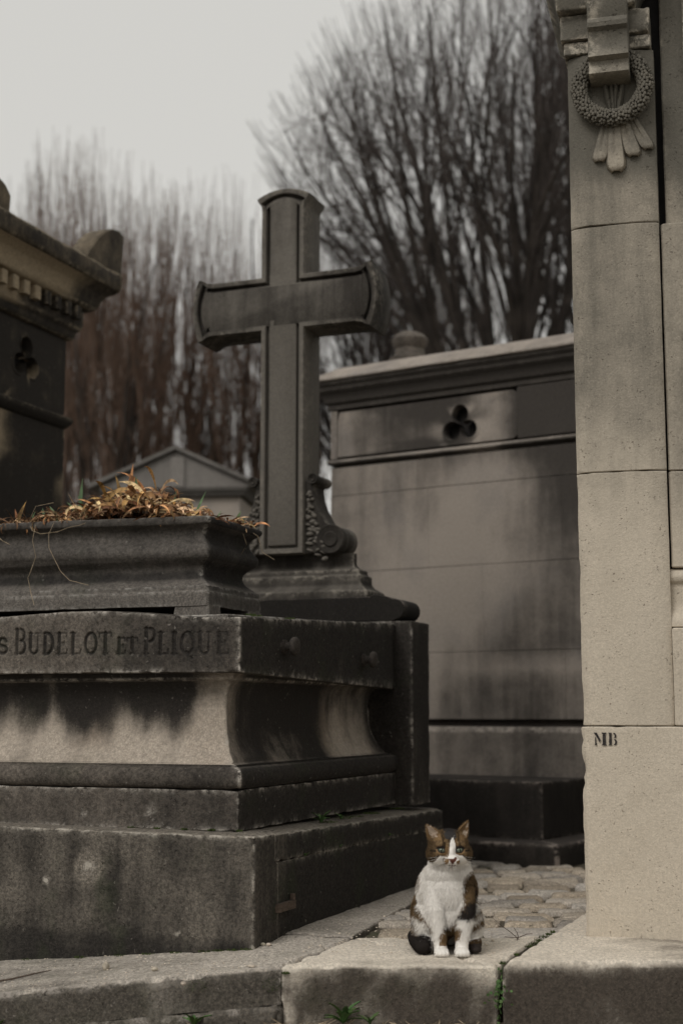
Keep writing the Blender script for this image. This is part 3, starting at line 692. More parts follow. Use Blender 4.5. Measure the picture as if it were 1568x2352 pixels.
# upright blades: (x, y, length, lean, material)
for (x, y, L, az, el, mt, wd, bd) in ((-.925, .1, .165, 0, 1.52, 'leafg', .017, .05), (-.60, .14, .150, 2.6, 1.45, 'leafg', .020, .1), (-.66, .14, .20, 1, 1.5, 'dry', .020, .1), (-.69, .14, .17, 2.8, 1.40, 'dry', .016, .3),
        (-.62, .13, .175, 0, 1.2, 'dry', .019, 2.9), (-.44, .2, .125, 0, 1.4, 'leafg', .013, .1), (-.33, .22, .13, 0, 1.15, 'leafg', .013, .1), (-.87, .1, .11, 3.0, 1.1, 'leafg', .015, .1), (-1.0, .08, .075, 3, 1.35, 'leafg', .012, .1),
        (-.97, .1, .09, 3.1, 1.0, 'leafg', .013, .2), (-.90, .1, .10, 3.2, .9, 'leafg', .014, .3), (-.80, .1, .08, 3.1, .9, 'dry', .014, .3), (-1.09, .12, .13, 0, 1.3, 'dry', .014, .5), (-1.075, .12, .10, 3, 1.2, 'rust', .012, .3), (-1.05, .1, .08, 0, 1.2, 'leafg', .011, .2),
        (-.16, .30, .07, 0, 1.35, 'leafg', .011, .1), (-.145, .32, .075, .3, 1.1, 'leafg', .011, .1), (-.08, .36, .08, 0, 1.05, 'leafg', .013, .1), (-.05, .38, .05, 0, 1.3, 'leafg', .010, .1), (-.20, .25, .10, 0, 1.3, 'dry', .009, 2.0), (-.10, .3, .05, 3, .4, 'leafg', .014, .4), (-.24, .24, .12, 0, .9, 'dry2', .008, 2.2),
        (-.47, .1, .14, 3.3, 1.3, 'dry2', .020, 3.1), (-.52, .08, .10, .2, .8, 'dry2', .020, 1.2), (-.74, .1, .12, 2.9, 1.3, 'dry2', .018, 3.3), (-.80, .08, .10, .5, 1.4, 'dry2', .016, 3.6), (-.36, .08, .11, .1, .9, 'dry2', .018, 2.6), (-.30, .1, .10, .1, .7, 'dry', .02, 2.4), (-.40, .05, .09, -1.3, .8, 'dry2', .016, 2.6), (-.57, .06, .08, -1.2, .5, 'dry2', .017, 2.2)):
    x2 = x if x > -.27 else (-.39 + (x + .63) * .70 if x > -.925 else -.597 + (x + .925) * 1.8)
    add_leaf((x2, y, zsurf(x2, y) * .5 + .0), L, az, el, bd, wd, mt)
V, F = [], []
for k in range(900):
    x = min(-.02, max(-1.06, rg.gauss(-.45, .24))); y = rg.uniform(.015, .38); p = (x, y, zsurf(x, y) * rg.uniform(.3, 1) + rg.uniform(-.012, .012))
    strip(curl_path(rg, p, rg.uniform(.03, .075), rg.uniform(0, 6.28), rg.uniform(-.1, .7), rg.uniform(0, 2.5), 5), rg.uniform(.003, .009), V, F, Vector((rg.uniform(-1, 1), -1, rg.uniform(-1, 1))))
tag(mesh('leaf_litter', V, F, M['rust'], iris, sharp=0), kind='stuff')
for mt_, nn_ in (('dry', 520), ('dry2', 260), ('rust', 260)):
    V, F = [], []
    for k in range(nn_):
        x = min(-.02, max(-1.06, rg.choice([rg.gauss(-.38, .16), rg.uniform(-1.0, -.1), rg.gauss(-.7, .15)]))); y = rg.uniform(-.005, .36); p = (x, y, zsurf(x, y) * rg.uniform(.7, 1.2) + rg.uniform(-.005, .02))
        strip(curl_path(rg, p, rg.uniform(.03, .10), rg.uniform(0, 6.28), rg.uniform(.0, 1.1), rg.uniform(.5, 4.0), 7), rg.uniform(.002, .007), V, F, Vector((rg.uniform(-1, 1), -1, rg.uniform(-1, 1))))
    tag(mesh('leaf_litter', V, F, M[mt_], iris, sharp=0), kind='stuff')
for path_, r in (([(-.84, -.02, .0), (-.845, -.03, -.06), (-.835, -.02, -.12), (-.85, -.025, -.17), (-.86, -.03, -.20), (-.85, -.02, -.26), (-.83, -.03, -.30)], .0013),
                 ([(-.76, -.02, .005), (-.775, -.03, -.04), (-.77, -.035, -.09), (-.75, -.03, -.13), (-.72, -.03, -.18), (-.68, -.03, -.215), (-.60, -.03, -.235)], .0011),
                 ([(-.88, .0, .006), (-.86, -.01, -.02), (-.82, -.015, -.035), (-.75, -.012, -.03), (-.70, -.012, -.015), (-.66, -.01, -.01), (-.62, 0, .004)], .0012),
                 ([(-1.02, -.01, -.03), (-.98, -.025, -.055), (-.95, -.02, -.07)], .0014), ([(-.04, .3, .0), (-.005, .3, -.03), (.01, .3, -.07), (-.01, .29, -.11)], .0013),
                 ([(-.02, .36, .0), (.02, .38, -.03), (.03, .40, -.09), (.08, .40, -.12)], .0012), ([(-.96, .1, .01), (-.92, .1, .09), (-.84, .1, .10)], .0012)):
    path_ = [(a + (.13 if a < -.5 else 0), b, c) for a, b, c in path_]; V, F = tube_geo(path_, r, 4); mesh('root', V, F, M['root'], iris)

# ------------------------------------------------------------------ pale pilaster and wall on the right
PO = (.783, 4.759); pz = R(-14.8)
mono = empty('pale_stone_monument', (PO[0], PO[1], .012), pz, label='tall pale limestone monument with a carved wreath hanging over its corner pilaster', cat='monument')
def pil_tone(V, N):
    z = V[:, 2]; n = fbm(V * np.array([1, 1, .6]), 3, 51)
    return .50 * sstep(1.15, 1.9, z + .35 * (n - .5)) + .10 * sstep(.22, .02, z) + .80 * sstep(2.40, 2.85, z) + .06 - .04 * sstep(.65, .4, z) + .07 * (z > .668) - .05 * (z > 1.508)  # greyer up the shaft, darkest around the capital
def chipleft(V, N, s):
    edge = sstep(.035, 0, V[:, 0]) * (V[:, 2] < 1.5)
    e = -(.004 + .006 * (V[:, 2] < .66)) * edge * sstep(.5, .75, fbm(V * np.array([0, 0, 1.]), 12, 61)) - .003 * edge * fbm(V, 45, 62)
    rough = sstep(.6, .35, np.abs(V[:, 2] - .25) + .3 * fbm(V, 6, 3)) * .0035 * (fbm(V, 30, 63) - .5)
    return e + rough * 2, s
ZJ = [0, .668, 1.508, 2.364, 3.30]
JW = .0028
# pilaster blocks, the upper three with chamfered edges
for i in range(4):
    z0, z1 = ZJ[i] + (JW / 2 if i else -.02), ZJ[i + 1] - JW / 2
    if i == 0:
        loft('pilaster_block', [(-.02, z0), (0, z0), (0, z1), (-.02, z1)], (.0, 1.75, 0, 1.1), M['pillar'], mono, step=.02, pstep=.02, bev=.004, corner=.012, amp=.0016, freq=20, chip=.003, soot=pil_tone, post=chipleft, steps={'right': .2, 'back': .2, 'left': .05}, wearf=.3)
    else:
        if i == 3: z1 = 2.985
        pts = [(.004, .5), (.004, .030), (.016, .016)] + ([(.060, .001)] if i > 1 or 1 else []) + [(.072, 0), (.240, 0), (.252, .001), (.292, .010), (.300, .016), (.300, .5)]
        P2 = []
        for a, b in zip(pts[:-1], pts[1:]):
            L = math.dist(a, b); k = max(1, int(L / .018))
            if b[1] > .2 or a[1] > .2: k = 4
            P2 += [(a[0] + (b[0] - a[0]) * j / k, a[1] + (b[1] - a[1]) * j / k) for j in range(k)]
        P2.append(pts[-1]); zz = [z0, z0 + .003, z0 + .010] + list(np.arange(z0 + .03, z1 - .02, .025)) + [z1 - .010, z1 - .003, z1]
        V = []; n = len(P2); F = []; W = []
        for j, z in enumerate(zz):
            ins = .0028 if j in (0, len(zz) - 1) else 0
            for (a, b) in P2: V.append((a, b + ins, z)); W.append(.4 if ins else 0)
        for j in range(len(zz) - 1):
            for k in range(n - 1): F.append((j * n + k, j * n + k + 1, (j + 1) * n + k + 1, (j + 1) * n + k))
            F.append((j * n + n - 1, j * n, (j + 1) * n, (j + 1) * n + n - 1))
        F.append(tuple(range(n - 1, -1, -1))); F.append(tuple((len(zz) - 1) * n + k for k in range(n)))
        finish('pilaster_block', np.array(V), F, np.array(W), M['pillar'], mono, amp=.0013, freq=22, chip=.004, soot=pil_tone, post=chipleft, wearf=.5)
# recessed wall panels right of the groove, with sill moulding
for i in range(1, 4):
    z0, z1 = ZJ[i] + JW / 2, ZJ[i + 1] - JW / 2
    if i == 1:
        box_loft('wall_block', .3012, 1.75, .0015, .6, z0, .985, M['pillar'], mono, step=.04, amp=.0015, soot=pil_tone, steps={'back': .3}, wearf=.3)
        box_loft('wall_block', .306, 1.75, .030, .6, 1.185, z1, M['pillar'], mono, step=.04, amp=.0015, soot=pil_tone, steps={'back': .3}, wearf=.3)
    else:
        box_loft('wall_block', .306 if i == 2 else .322, 1.75, .030 if i == 2 else .07, .6, z0, z1, M['pillar'], mono, step=.04, amp=.0015, soot=pil_tone, steps={'back': .3}, wearf=.3)
loft('sill_moulding', [(-.02, .987), (.022, .989), (.022, 1.006), (.016, 1.022), (.004, 1.040), (-.004, 1.06), (-.006, 1.09), (-.006, 1.132), (.006, 1.140), (.011, 1.155), (.006, 1.172), (-.01, 1.183)], (.270, 1.74, .040, .55), M['pillar'], mono, step=.05, pstep=.012, bev=.002, soot=lambda V, N: .12 + 0 * V[:, 0], steps={'back': .4})
box_loft('wall_core', .02, 1.70, .12, 1.05, .64, 3.9, M['void'], mono, amp=0, step=.5)
# capital: stepped fascias and the slab above
box_loft('fascia', -.004, .292, -.006, .5, 2.988, 3.035, M['pillar'], mono, step=.03, soot=pil_tone)
box_loft('fascia', -.014, .292, -.022, .5, 3.037, 3.128, M['pillar'], mono, step=.03, soot=pil_tone, chip=.01)
loft('capital_slab', [(-.03, 3.130), (.0, 3.132), (.006, 3.18), (.02, 3.215), (.05, 3.25), (.06, 3.40), (.06, 3.55), (0, 3.6)], (-.022, .245, -.055, .5), M['pillar'], mono, step=.03, soot=pil_tone)
box_loft('fascia', .322, 1.75, .05, .5, 3.302, 3.42, M['pillar'], mono, step=.05, soot=pil_tone)
box_loft('fascia', .40, 1.75, .04, .5, 2.90, 3.20, M['pillar'], mono, step=.05, soot=pil_tone)
# console over the wreath: S-shaped bracket
cs_ = [(.03, 3.128), (-.108, 3.128), (-.104, 3.095), (-.096, 3.070), (-.106, 3.060), (-.116, 3.046), (-.114, 3.03), (-.098, 3.02), (-.090, 2.995), (-.092, 2.965), (-.104, 2.938), (-.110, 2.926), (-.088, 2.916), (-.086, 2.905), (-.090, 2.888), (-.094, 2.872), (-.078, 2.862), (.03, 2.862)]
extr('console', [(a, b) for a, b in cs_], .086, .222, M['pillar'], mono, bev=.004, axis='x', soot=lambda V, N: 1.1 - .35 * sstep(3.0, 2.93, V[:, 2]), amp=.0015)  # console darker at its upper end
# wreath of florets
V, F = [], []; wc = (.160, -.030, 2.845); Rr, rr = .112, .026
nU = 29
Vt, Ft = [], []
for i in range(48):
    a = 2 * math.pi * i / 48
    for k in range(10):
        b = 2 * math.pi * k / 10; q = Rr + (rr - .005) * math.cos(b); Vt.append((wc[0] + q * math.cos(a), wc[1] + (rr - .005) * math.sin(b), wc[2] + q * math.sin(a)))
for i in range(48):
    for k in range(10): j = (i + 1) % 48; l = (k + 1) % 10; Ft.append((i * 10 + k, j * 10 + k, j * 10 + l, i * 10 + l))
b0 = len(V); V += Vt; F += [tuple(b0 + q for q in f) for f in Ft]
wr = random.Random(5)
for i in range(nU):
    for k in range(5):
        a = 2 * math.pi * (i + .5 * (k % 2)) / nU; b = -math.pi / 2 + math.pi * (k - 2) / 5 * 1.45
        q = Rr + rr * math.cos(b); s_ = .0128 * wr.uniform(.8, 1.15) * (1 if abs(k - 2) < 2 else .85)
        c_ = Vector((wc[0] + q * math.cos(a), wc[1] + rr * math.sin(b), wc[2] + q * math.sin(a))); nn_ = Vector((math.cos(a) * math.cos(b), math.sin(b), math.sin(a) * math.cos(b)))
        ta = nn_.orthogonal().normalized(); tb = nn_.cross(ta); a0 = wr.uniform(0, 6)
        for z_ in range(5):
            an = a0 + z_ * 1.257; pc = c_ + (ta * math.cos(an) + tb * math.sin(an)) * s_ * .62 - nn_ * .001; ell_geo(V, F, pc, (s_ * .52,) * 3, 6, 4)
finish('wreath', np.array(V), F, np.zeros(len(V)), M['pillar'], mono, amp=.0026, freq=110, soot=lambda V, N: .85 + .4 * sstep(2.86, 2.95, V[:, 2]) * (V[:, 0] > .2))  # upper right of the wreath has shading put into its colour
# ribbon tails below the wreath and the cloth knot inside it
def ribbon(p0, p1, w0, w1, y, sg=0):
    V, F = [], []; n = 12; m = 9
    for j in range(n + 1):
        t = j / n; cx_ = p0[0] + (p1[0] - p0[0]) * t; cz_ = p0[1] + (p1[1] - p0[1]) * t; ww = (w0 + (w1 - w0) * t ** .8)
        if t > .85: ww *= math.sqrt(max(.05, 1 - ((t - .85) / .165) ** 2))
        for k in range(m):
            u = k / (m - 1) * 2 - 1; prof_ = math.sqrt(max(0, 1 - u * u)); groove = .006 * math.exp(-((u + .1) / .22) ** 2)
            V.append((cx_ + u * ww / 2, y - (.013 * prof_ ** .6 + .006 * t) + groove * (t < .8) + (.004 if k in (0, m - 1) else 0), cz_ + .004 * u * sg))
    for j in range(n):
        for k in range(m - 1): F.append((j * m + k, j * m + k + 1, (j + 1) * m + k + 1, (j + 1) * m + k))
    o = finish('ribbon_tail', np.array(V), F, np.zeros(len(V)), M['pillar'], mono, amp=.001, freq=40, soot=lambda V, N: .72 - .25 * sstep(2.65, 2.57, V[:, 2]))
    md = o.modifiers.new('thick', 'SOLIDIFY'); md.thickness = .010; md.offset = 0
ribbon((.146, 2.77), (.108, 2.59), .022, .056, .006); ribbon((.161, 2.77), (.166, 2.548), .026, .066, .0); ribbon((.182, 2.77), (.226, 2.598), .024, .058, .004); ribbon((.205, 2.77), (.276, 2.62), .024, .05, .010)
V, F = [], []
for k, (x, r) in enumerate(((.140, .012), (.158, .010), (.170, .009), (.186, .012))):
    ell_geo(V, F, (x, .0, 2.83 - .012 * (k % 2)), (r, .018, .065), 10, 8, Matrix.Rotation(.12 * (k - 1.5), 3, 'Y'))
finish('cloth_knot', np.array(V), F, np.zeros(len(V)), M['pillar'], mono, amp=.002, freq=40, soot=lambda V, N: .95 + 0 * V[:, 0])
# stencilled letters M B
def poly(name, pts, y, mat, parent):
    mesh(name, [(x, y, z) for x, z in pts], [tuple(range(len(pts)))], mat, parent, smooth=False)
def lett(pp, x, z, sx, sz, nm='stencil_mark'):
    jit = random.Random(int(x * 1e4) + len(pp)); Q = []
    for i, (a, b) in enumerate(pp):
        c, d = pp[(i + 1) % len(pp)]
        for t in (0, .25, .5, .75): Q.append((x + (a + (c - a) * t) * sx + jit.uniform(-.0005, .0005), z + (b + (d - b) * t) * sz + jit.uniform(-.0005, .0005)))
    poly(nm, Q, -.0036, M['paint'], mono)
zx = .606; hh = .041
lett([(0, 1), (.22, 1), (.50, .42), (.42, .22), (.12, .8), (.02, .9)], .043, zx, .042, hh)            # M: left diagonal
lett([(.05, 0), (.2, 0), (.14, .62), (.08, .68)], .043, zx, .042, hh)                                      # thin left stem
lett([(.60, 0), (.60, .07), (.68, .09), (.68, .90), (.62, .93), (.62, 1), (1.0, 1), (1.0, .93), (.93, .91), (.93, .09), (1.0, .07), (1.0, 0)], .043, zx, .040, hh)
lett([(0, 1), (.40, 1), (.38, 0), (0, 0), (.08, .1), (.10, .9)], .0885, zx, .028, hh)                       # B: stem
lett([(.52, .98), (.8, .96), (.95, .8), (.9, .62), (.62, .54), (.72, .66), (.74, .8), (.62, .9)], .0885, zx, .028, hh)
lett([(.62, .52), (.92, .44), (1.02, .28), (.92, .06), (.55, 0), (.72, .14), (.78, .3), (.70, .42)], .0885, zx, .028, hh)

# ------------------------------------------------------------------ chapel tomb in the middle distance
def tref_r(th, r=.034, d=.040):
    best = 0
    for a in (90, 210, 330):
        cx_, cy_ = d * math.cos(R(a)), d * math.sin(R(a)); c, s_ = math.cos(th), math.sin(th)
        b = c * cx_ + s_ * cy_; disc = b * b - (cx_ * cx_ + cy_ * cy_ - r * r)
        if disc > 0: best = max(best, b + math.sqrt(disc))
    return max(best, .012)
def holed(name, x0, x1, z0, z1, cx_, cz_, sc, y, depth, mat, parent, axis='y', soot=None):
    n = 96; V = []; F = []; rings = []
    for i in range(n):
        th = 2 * math.pi * i / n; c, s_ = math.cos(th), math.sin(th)
        k = min([((x1 if c > 0 else x0) - cx_) / c if abs(c) > 1e-6 else 1e9, ((z1 if s_ > 0 else z0) - cz_) / s_ if abs(s_) > 1e-6 else 1e9])
        ri = tref_r(th) * sc
        rr_ = [(k, depth), (k, 0), ((k + ri * 1.3) / 2, 0), (ri * 1.18, 0), (ri * 1.14, -.004), (ri * 1.03, -.004), (ri, .004), (ri * .97, depth)]
        for (q, yy) in rr_: V.append((cx_ + q * c, y + yy, cz_ + q * s_))
    m = 8
    for i in range(n):
        for j in range(m - 1): k = (i + 1) % n; F.append((i * m + j, k * m + j, k * m + j + 1, i * m + j + 1))
    V = np.array(V)
    # square the outline corners
    if axis == 'x': V = np.column_stack([-V[:, 1], V[:, 0], V[:, 2]])
    return finish(name, V, F, np.zeros(len(V)), mat, parent, amp=.001, soot=soot, sharp=30)
ca = R(-32.6)
chap = empty('chapel_tomb', (1.30, 7.80, -.05), ca, label='wide grey stone chapel tomb with a three-lobed opening under its cornice, behind the cross', cat='tomb')
D_ = .05
def wsoot(V, N):
    x, z = V[:, 0], V[:, 2] - D_; n = fbm(V, 2.2, 71, 4)
    s = .60 + .15 * sstep(-.6, .0, x) * sstep(1.4, 2.2, z) - .95 * np.exp(-(((x + .72) / .28) ** 2 + ((z - 1.5) / .32) ** 2)) - .3 * np.exp(-(((x + 1.0) / .3) ** 2 + ((z - 1.2) / .5) ** 2)) - .55 * np.exp(-(((x + .60) / .28) ** 2 + ((z - 2.02) / .18) ** 2))
    s = s - .32 * np.exp(-((z - .98) / .06) ** 2) * sstep(-1.1, -.3, x) - .18 * sstep(-.8, -1.3, x) - .2 * np.exp(-(((x + .95) / .07) ** 2)) * (z < 1.3) + .3 * (n - .5)
    s = s + .3 * np.exp(-((z - 1.12) / .09) ** 2) * sstep(-.9, -.5, x) * 0
    s = s + .5 * sstep(2.56, 2.62, z) - .9 * sstep(2.735, 2.75, z) + .3 * sstep(1.5, 2.2, z) * sstep(-.45, .0, x)
    return s
WR = (-1.62, 1.6, 0, 1.9)
courses = [(-.10, .62, .018), (.70, 1.42, 0), (1.423, 2.19, 0)]
loft('plinth_course', [(.018, -.1 + D_), (.018, .625 + D_), (.0, .645 + D_), (-.02, .65 + D_)], WR, M['wall'], chap, step=.06, soot=wsoot, amp=.001)
loft('plinth_band', [(-.035, .65 + D_), (-.035, .69 + D_)], WR, M['dark'], chap, step=.2, amp=0)
xs = [-1.62, -.945, -.10, .78, 1.6]
for (z0, z1) in ((.69, 1.068), (1.070, 1.56), (1.562, 2.03)):
    off = 0 if z0 != 1.070 else .35
    cuts = [-1.62] + [q + off for q in xs[1:-1] if q + off < 1.5] + [1.6]
    for a, b in zip(cuts[:-1], cuts[1:]):
        box_loft('wall_block', a + .0003, b - .0003, .0, .3, z0 + D_ + .0003, z1 + D_ - .0003, M['wall'], chap, step=.05, pstep=.05, bev=.0008, corner=.0008, amp=.0008, freq=4, soot=wsoot, wearf=.0)
box_loft('wall_block', -1.62, 1.6, .0, .3, 2.032 + D_, 2.205 + D_, M['wall'], chap, step=.05, bev=.002, amp=.001, soot=wsoot, wearf=.2)
box_loft('wall_core', -1.60, 1.58, .28, 1.88, 0, 2.78, M['wall'], chap, step=.3, amp=0, soot=lambda V, N: .4 + 0 * V[:, 0])
loft('string_course', [(-.02, 2.207 + D_), (-.012, 2.222 + D_), (.018, 2.228 + D_), (.022, 2.245 + D_), (.0, 2.256 + D_), (-.02, 2.258 + D_)], WR, M['wall'], chap, step=.08, bev=.003, wearf=.2, soot=lambda V, N: .55 - .5 * sstep(.45, .7, fbm(V, 3.5, 77)) - .4 * np.exp(-(((V[:, 0] + .65) / .3) ** 2)) + .6 * (N[:, 2] < -.2))  # undersides darkened: the shadow line is painted into the colour
holed('frieze_panel', -1.57, -.36, 2.27 + D_, 2.55 + D_, -.725, 2.385 + D_, 1.55, .0, .06, M['wall'], chap, soot=lambda V, N: wsoot(V, N) + .38 - .75 * np.exp(-(((V[:, 0] + .52) / .16) ** 2)) - .5 * np.exp(-(((V[:, 0] + 1.55) / .07) ** 2)) - .5 * np.exp(-((np.hypot(V[:, 0] + .725, V[:, 2] - 2.40) - .13) / .02) ** 2))
box_loft('opening_void', -1.56, -.37, .07, .3, 2.262 + D_, 2.56 + D_, M['void'], chap, amp=0, step=.4)
box_loft('frieze_block', -1.62, -1.5735, -.006, .3, 2.262 + D_, 2.56 + D_, M['wall'], chap, step=.06, soot=wsoot)
box_loft('frieze_block', -.3565, 1.6, -.012, .3, 2.262 + D_, 2.56 + D_, M['wall'], chap, step=.06, wearf=.0, soot=lambda V, N: wsoot(V, N) + .45)
loft('cornice', [(-.02, 2.562 + D_), (.015, 2.565 + D_), (.015, 2.60 + D_), (.03, 2.605 + D_), (.035, 2.63 + D_), (.05, 2.66 + D_), (.075, 2.68 + D_), (.075, 2.70 + D_), (.095, 2.715 + D_), (.095, 2.735 + D_)], WR, M['wall'], chap, step=.08, pstep=.03, bev=.004, soot=lambda V, N: 1.2 + 0 * V[:, 0], wearf=.15)
loft('roof_slab', [(.08, 2.730 + D_), (.11, 2.732 + D_), (.11, 2.748 + D_), (-.02, 2.835 + D_), (-.4, 2.90 + D_), (-.9, 2.95 + D_)], WR, M['wall'], chap, step=.08, pstep=.1, bev=.006, soot=lambda V, N: .36 + .5 * (fbm(V, 3, 5) - .5), chip=.01)
V, F = [], []
for (z, r) in ((2.86, .13), (2.90, .13), (2.91, .10), (2.96, .09), (2.99, .11), (3.02, .115), (3.05, .09), (3.07, .05)):
    for k in range(16): a = 2 * math.pi * k / 16; V.append((-1.22 + r * math.cos(a), .28 + r * math.sin(a), z + D_))
for j in range(7):
    for k in range(16): F.append((j * 16 + k, j * 16 + (k + 1) % 16, (j + 1) * 16 + (k + 1) % 16, (j + 1) * 16 + k))
F.append(tuple(7 * 16 + k for k in range(16)))
finish('roof_finial', np.array(V), F, np.zeros(len(V)), M['band'], chap, amp=.006, soot=lambda V, N: .45 + 0 * V[:, 0])

low = empty('low_dark_tomb', (1.30, 7.80, -.05), ca, label='low black stone tomb on a step at the foot of the chapel tomb', cat='tomb')
box_loft('tomb_block', -1.1, .017, -.583, -.03, .145, .432, M['dark'], low, step=.05, soot=lambda V, N: .6 + 0 * V[:, 0], wearf=.55, bev=.006, chip=.01)
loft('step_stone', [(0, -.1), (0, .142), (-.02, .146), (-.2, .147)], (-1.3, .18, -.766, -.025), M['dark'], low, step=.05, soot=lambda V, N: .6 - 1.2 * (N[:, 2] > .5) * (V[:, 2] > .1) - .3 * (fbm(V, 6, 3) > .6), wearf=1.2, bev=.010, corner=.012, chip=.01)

# ------------------------------------------------------------------ old chapel on the left
LQ = (-1.469, 7.50)
lch = empty('old_chapel', (LQ[0], LQ[1], -.2), R(-21), label='blackened old stone chapel with dentil cornice and corner ornament at the left edge', cat='chapel')
E_ = .2
def lsoot(V, N):
    n = fbm(V, 5, 81); z = V[:, 2] - E_; y = V[:, 1]
    s = .80 - .3 * sstep(.55, .7, n) * (z < 2.75)
    s = s - .9 * sstep(2.84, 2.87, z) * sstep(3.02, 2.99, z) * sstep(-.06, -.4, y + .3 * (n - .5)) - .55 * sstep(2.74, 2.76, z) * sstep(2.86, 2.84, z) * sstep(-.5, -.62, y + .2 * (n - .5))
    return s
LR = (-1.7, 0, -2.1, 0)
loft('lower_wall', [(0, 0), (0, 2.215 + E_)], LR, M['left'], lch, step=.12, pstep=.1, soot=lambda V, N: .92 - .55 * sstep(.56, .68, fbm(V, 4, 3)) * sstep(.3, .5, V[:, 2] - 1.6), amp=.002)
loft('string_course', [(0, 2.217 + E_), (.012, 2.225 + E_), (.03, 2.25 + E_), (.034, 2.275 + E_), (.0, 2.285 + E_), (-.03, 2.287 + E_)], LR, M['left'], lch, step=.1, soot=lambda V, N: .95 + 0 * V[:, 0], wearf=.5)
holed('pierced_panel', -2.1, -.012, 2.288 + E_, 2.698 + E_, -.385, 2.53 + E_ - .02, 1.55, .0, .06, M['left'], lch, axis='x', soot=lambda V, N: .92 - .55 * sstep(.5, .62, fbm(V, 9, 5)) * sstep(.3, .12, np.hypot(V[:, 1] + .42, V[:, 2] - 2.6)))
box_loft('opening_void', -1.69, -.07, -2.09, -.01, 2.29 + E_, 2.69 + E_, M['void'], lch, amp=0, step=.5)
box_loft('corner_strip', -.06, .0, -.012, .0, 2.288 + E_, 2.698 + E_, M['left'], lch, amp=0, soot=lambda V, N: .9 + 0 * V[:, 0]) if 0 else None
loft('cornice', [(0, 2.70 + E_), (.02, 2.705 + E_), (.03, 2.72 + E_), (.034, 2.745 + E_), (.055, 2.765 + E_), (.060, 2.785 + E_), (.062, 2.80 + E_), (.062, 2.872 + E_), (.10, 2.876 + E_), (.112, 2.885 + E_), (.118, 2.90 + E_), (.128, 2.93 + E_), (.150, 2.965 + E_), (.185, 2.99 + E_), (.200, 2.998 + E_)],
     LR, M['left'], lch, step=.06, pstep=.02, bev=.003, soot=lsoot, chip=.01)
for k in range(21):
    y = -.02 - .098 * k
    loft('dentil', [(0, 2.803 + E_), (0, 2.871 + E_)], (.055, .098, y - .050, y), M['left'], lch, step=.05, amp=.001, soot=lambda V, N: (.15 if -1.9 < V[0, 1] < -.42 else .95) + 0 * V[:, 0]).name
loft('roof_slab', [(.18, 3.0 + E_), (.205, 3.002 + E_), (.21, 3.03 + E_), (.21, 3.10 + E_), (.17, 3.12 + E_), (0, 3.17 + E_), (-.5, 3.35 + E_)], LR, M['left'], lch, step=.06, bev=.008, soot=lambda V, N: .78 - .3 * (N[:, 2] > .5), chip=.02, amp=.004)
pts = [(-.16, 3.10), (.215, 3.10), (.225, 3.20), (.235, 3.33), (.18, 3.35), (.10, 3.335), (.03, 3.30), (-.04, 3.245), (-.10, 3.18)]
extr('corner_ornament', [(a, b + E_) for a, b in pts], .07, .20, M['left'], lch, axis='x', soot=lambda V, N: .75 - .75 * (N[:, 0] > .5) * sstep(.10, .16, V[:, 1]), amp=.003, bev=.01)
pts = [(-1.25, 3.08), (-.86, 3.08), (-.85, 3.19), (-.90, 3.235), (-.98, 3.26), (-1.25, 3.30)]
extr('roof_ornament', [(a, b + E_) for a, b in pts], .02, .20, M['left'], lch, axis='x', soot=lambda V, N: .6 + 0 * V[:, 0], bev=.01)

# ------------------------------------------------------------------ small gabled tomb far behind the planter
gb = empty('gabled_tomb', (-1.41, 12.0, -.3), R(-6), label='small grey gabled tomb seen above the planter, in front of the trees', cat='tomb')
gs = lambda V, N: .3 + .8 * (fbm(V, 3, 7) - .5)
box_loft('wall', -.56, .56, .0, 1.2, 0, 2.83, M['wall'], gb, step=.1, soot=lambda V, N: .0 + 0 * V[:, 0])
loft('entablature', [(0, 2.832), (.03, 2.835), (.03, 2.86), (.05, 2.87), (.05, 2.90)], (-.58, .58, -.02, 1.22), M['gable'], gb, step=.1, soot=lambda V, N: .8 + 0 * V[:, 0])
extr('gable', [(-.63, 2.902), (.66, 2.902), (.66, 2.93), (.02, 3.215), (-.63, 2.93)], -.06, 1.25, M['gable'], gb, soot=gs)
for sg in (-1, 1):
    extr('roof_slab', [(sg * .72, 2.905), (sg * .72, 2.945), (sg * 0 + .02, 3.262), (.02, 3.225)], -.10, 1.3, M['gable'], gb, soot=lambda V, N: .5 + 0 * V[:, 0])
box_loft('centre_stone', -.02, .10, -.075, -.0, 2.905, 3.16, M['gable'], gb, step=.1, soot=lambda V, N: .1 + 0 * V[:, 0])

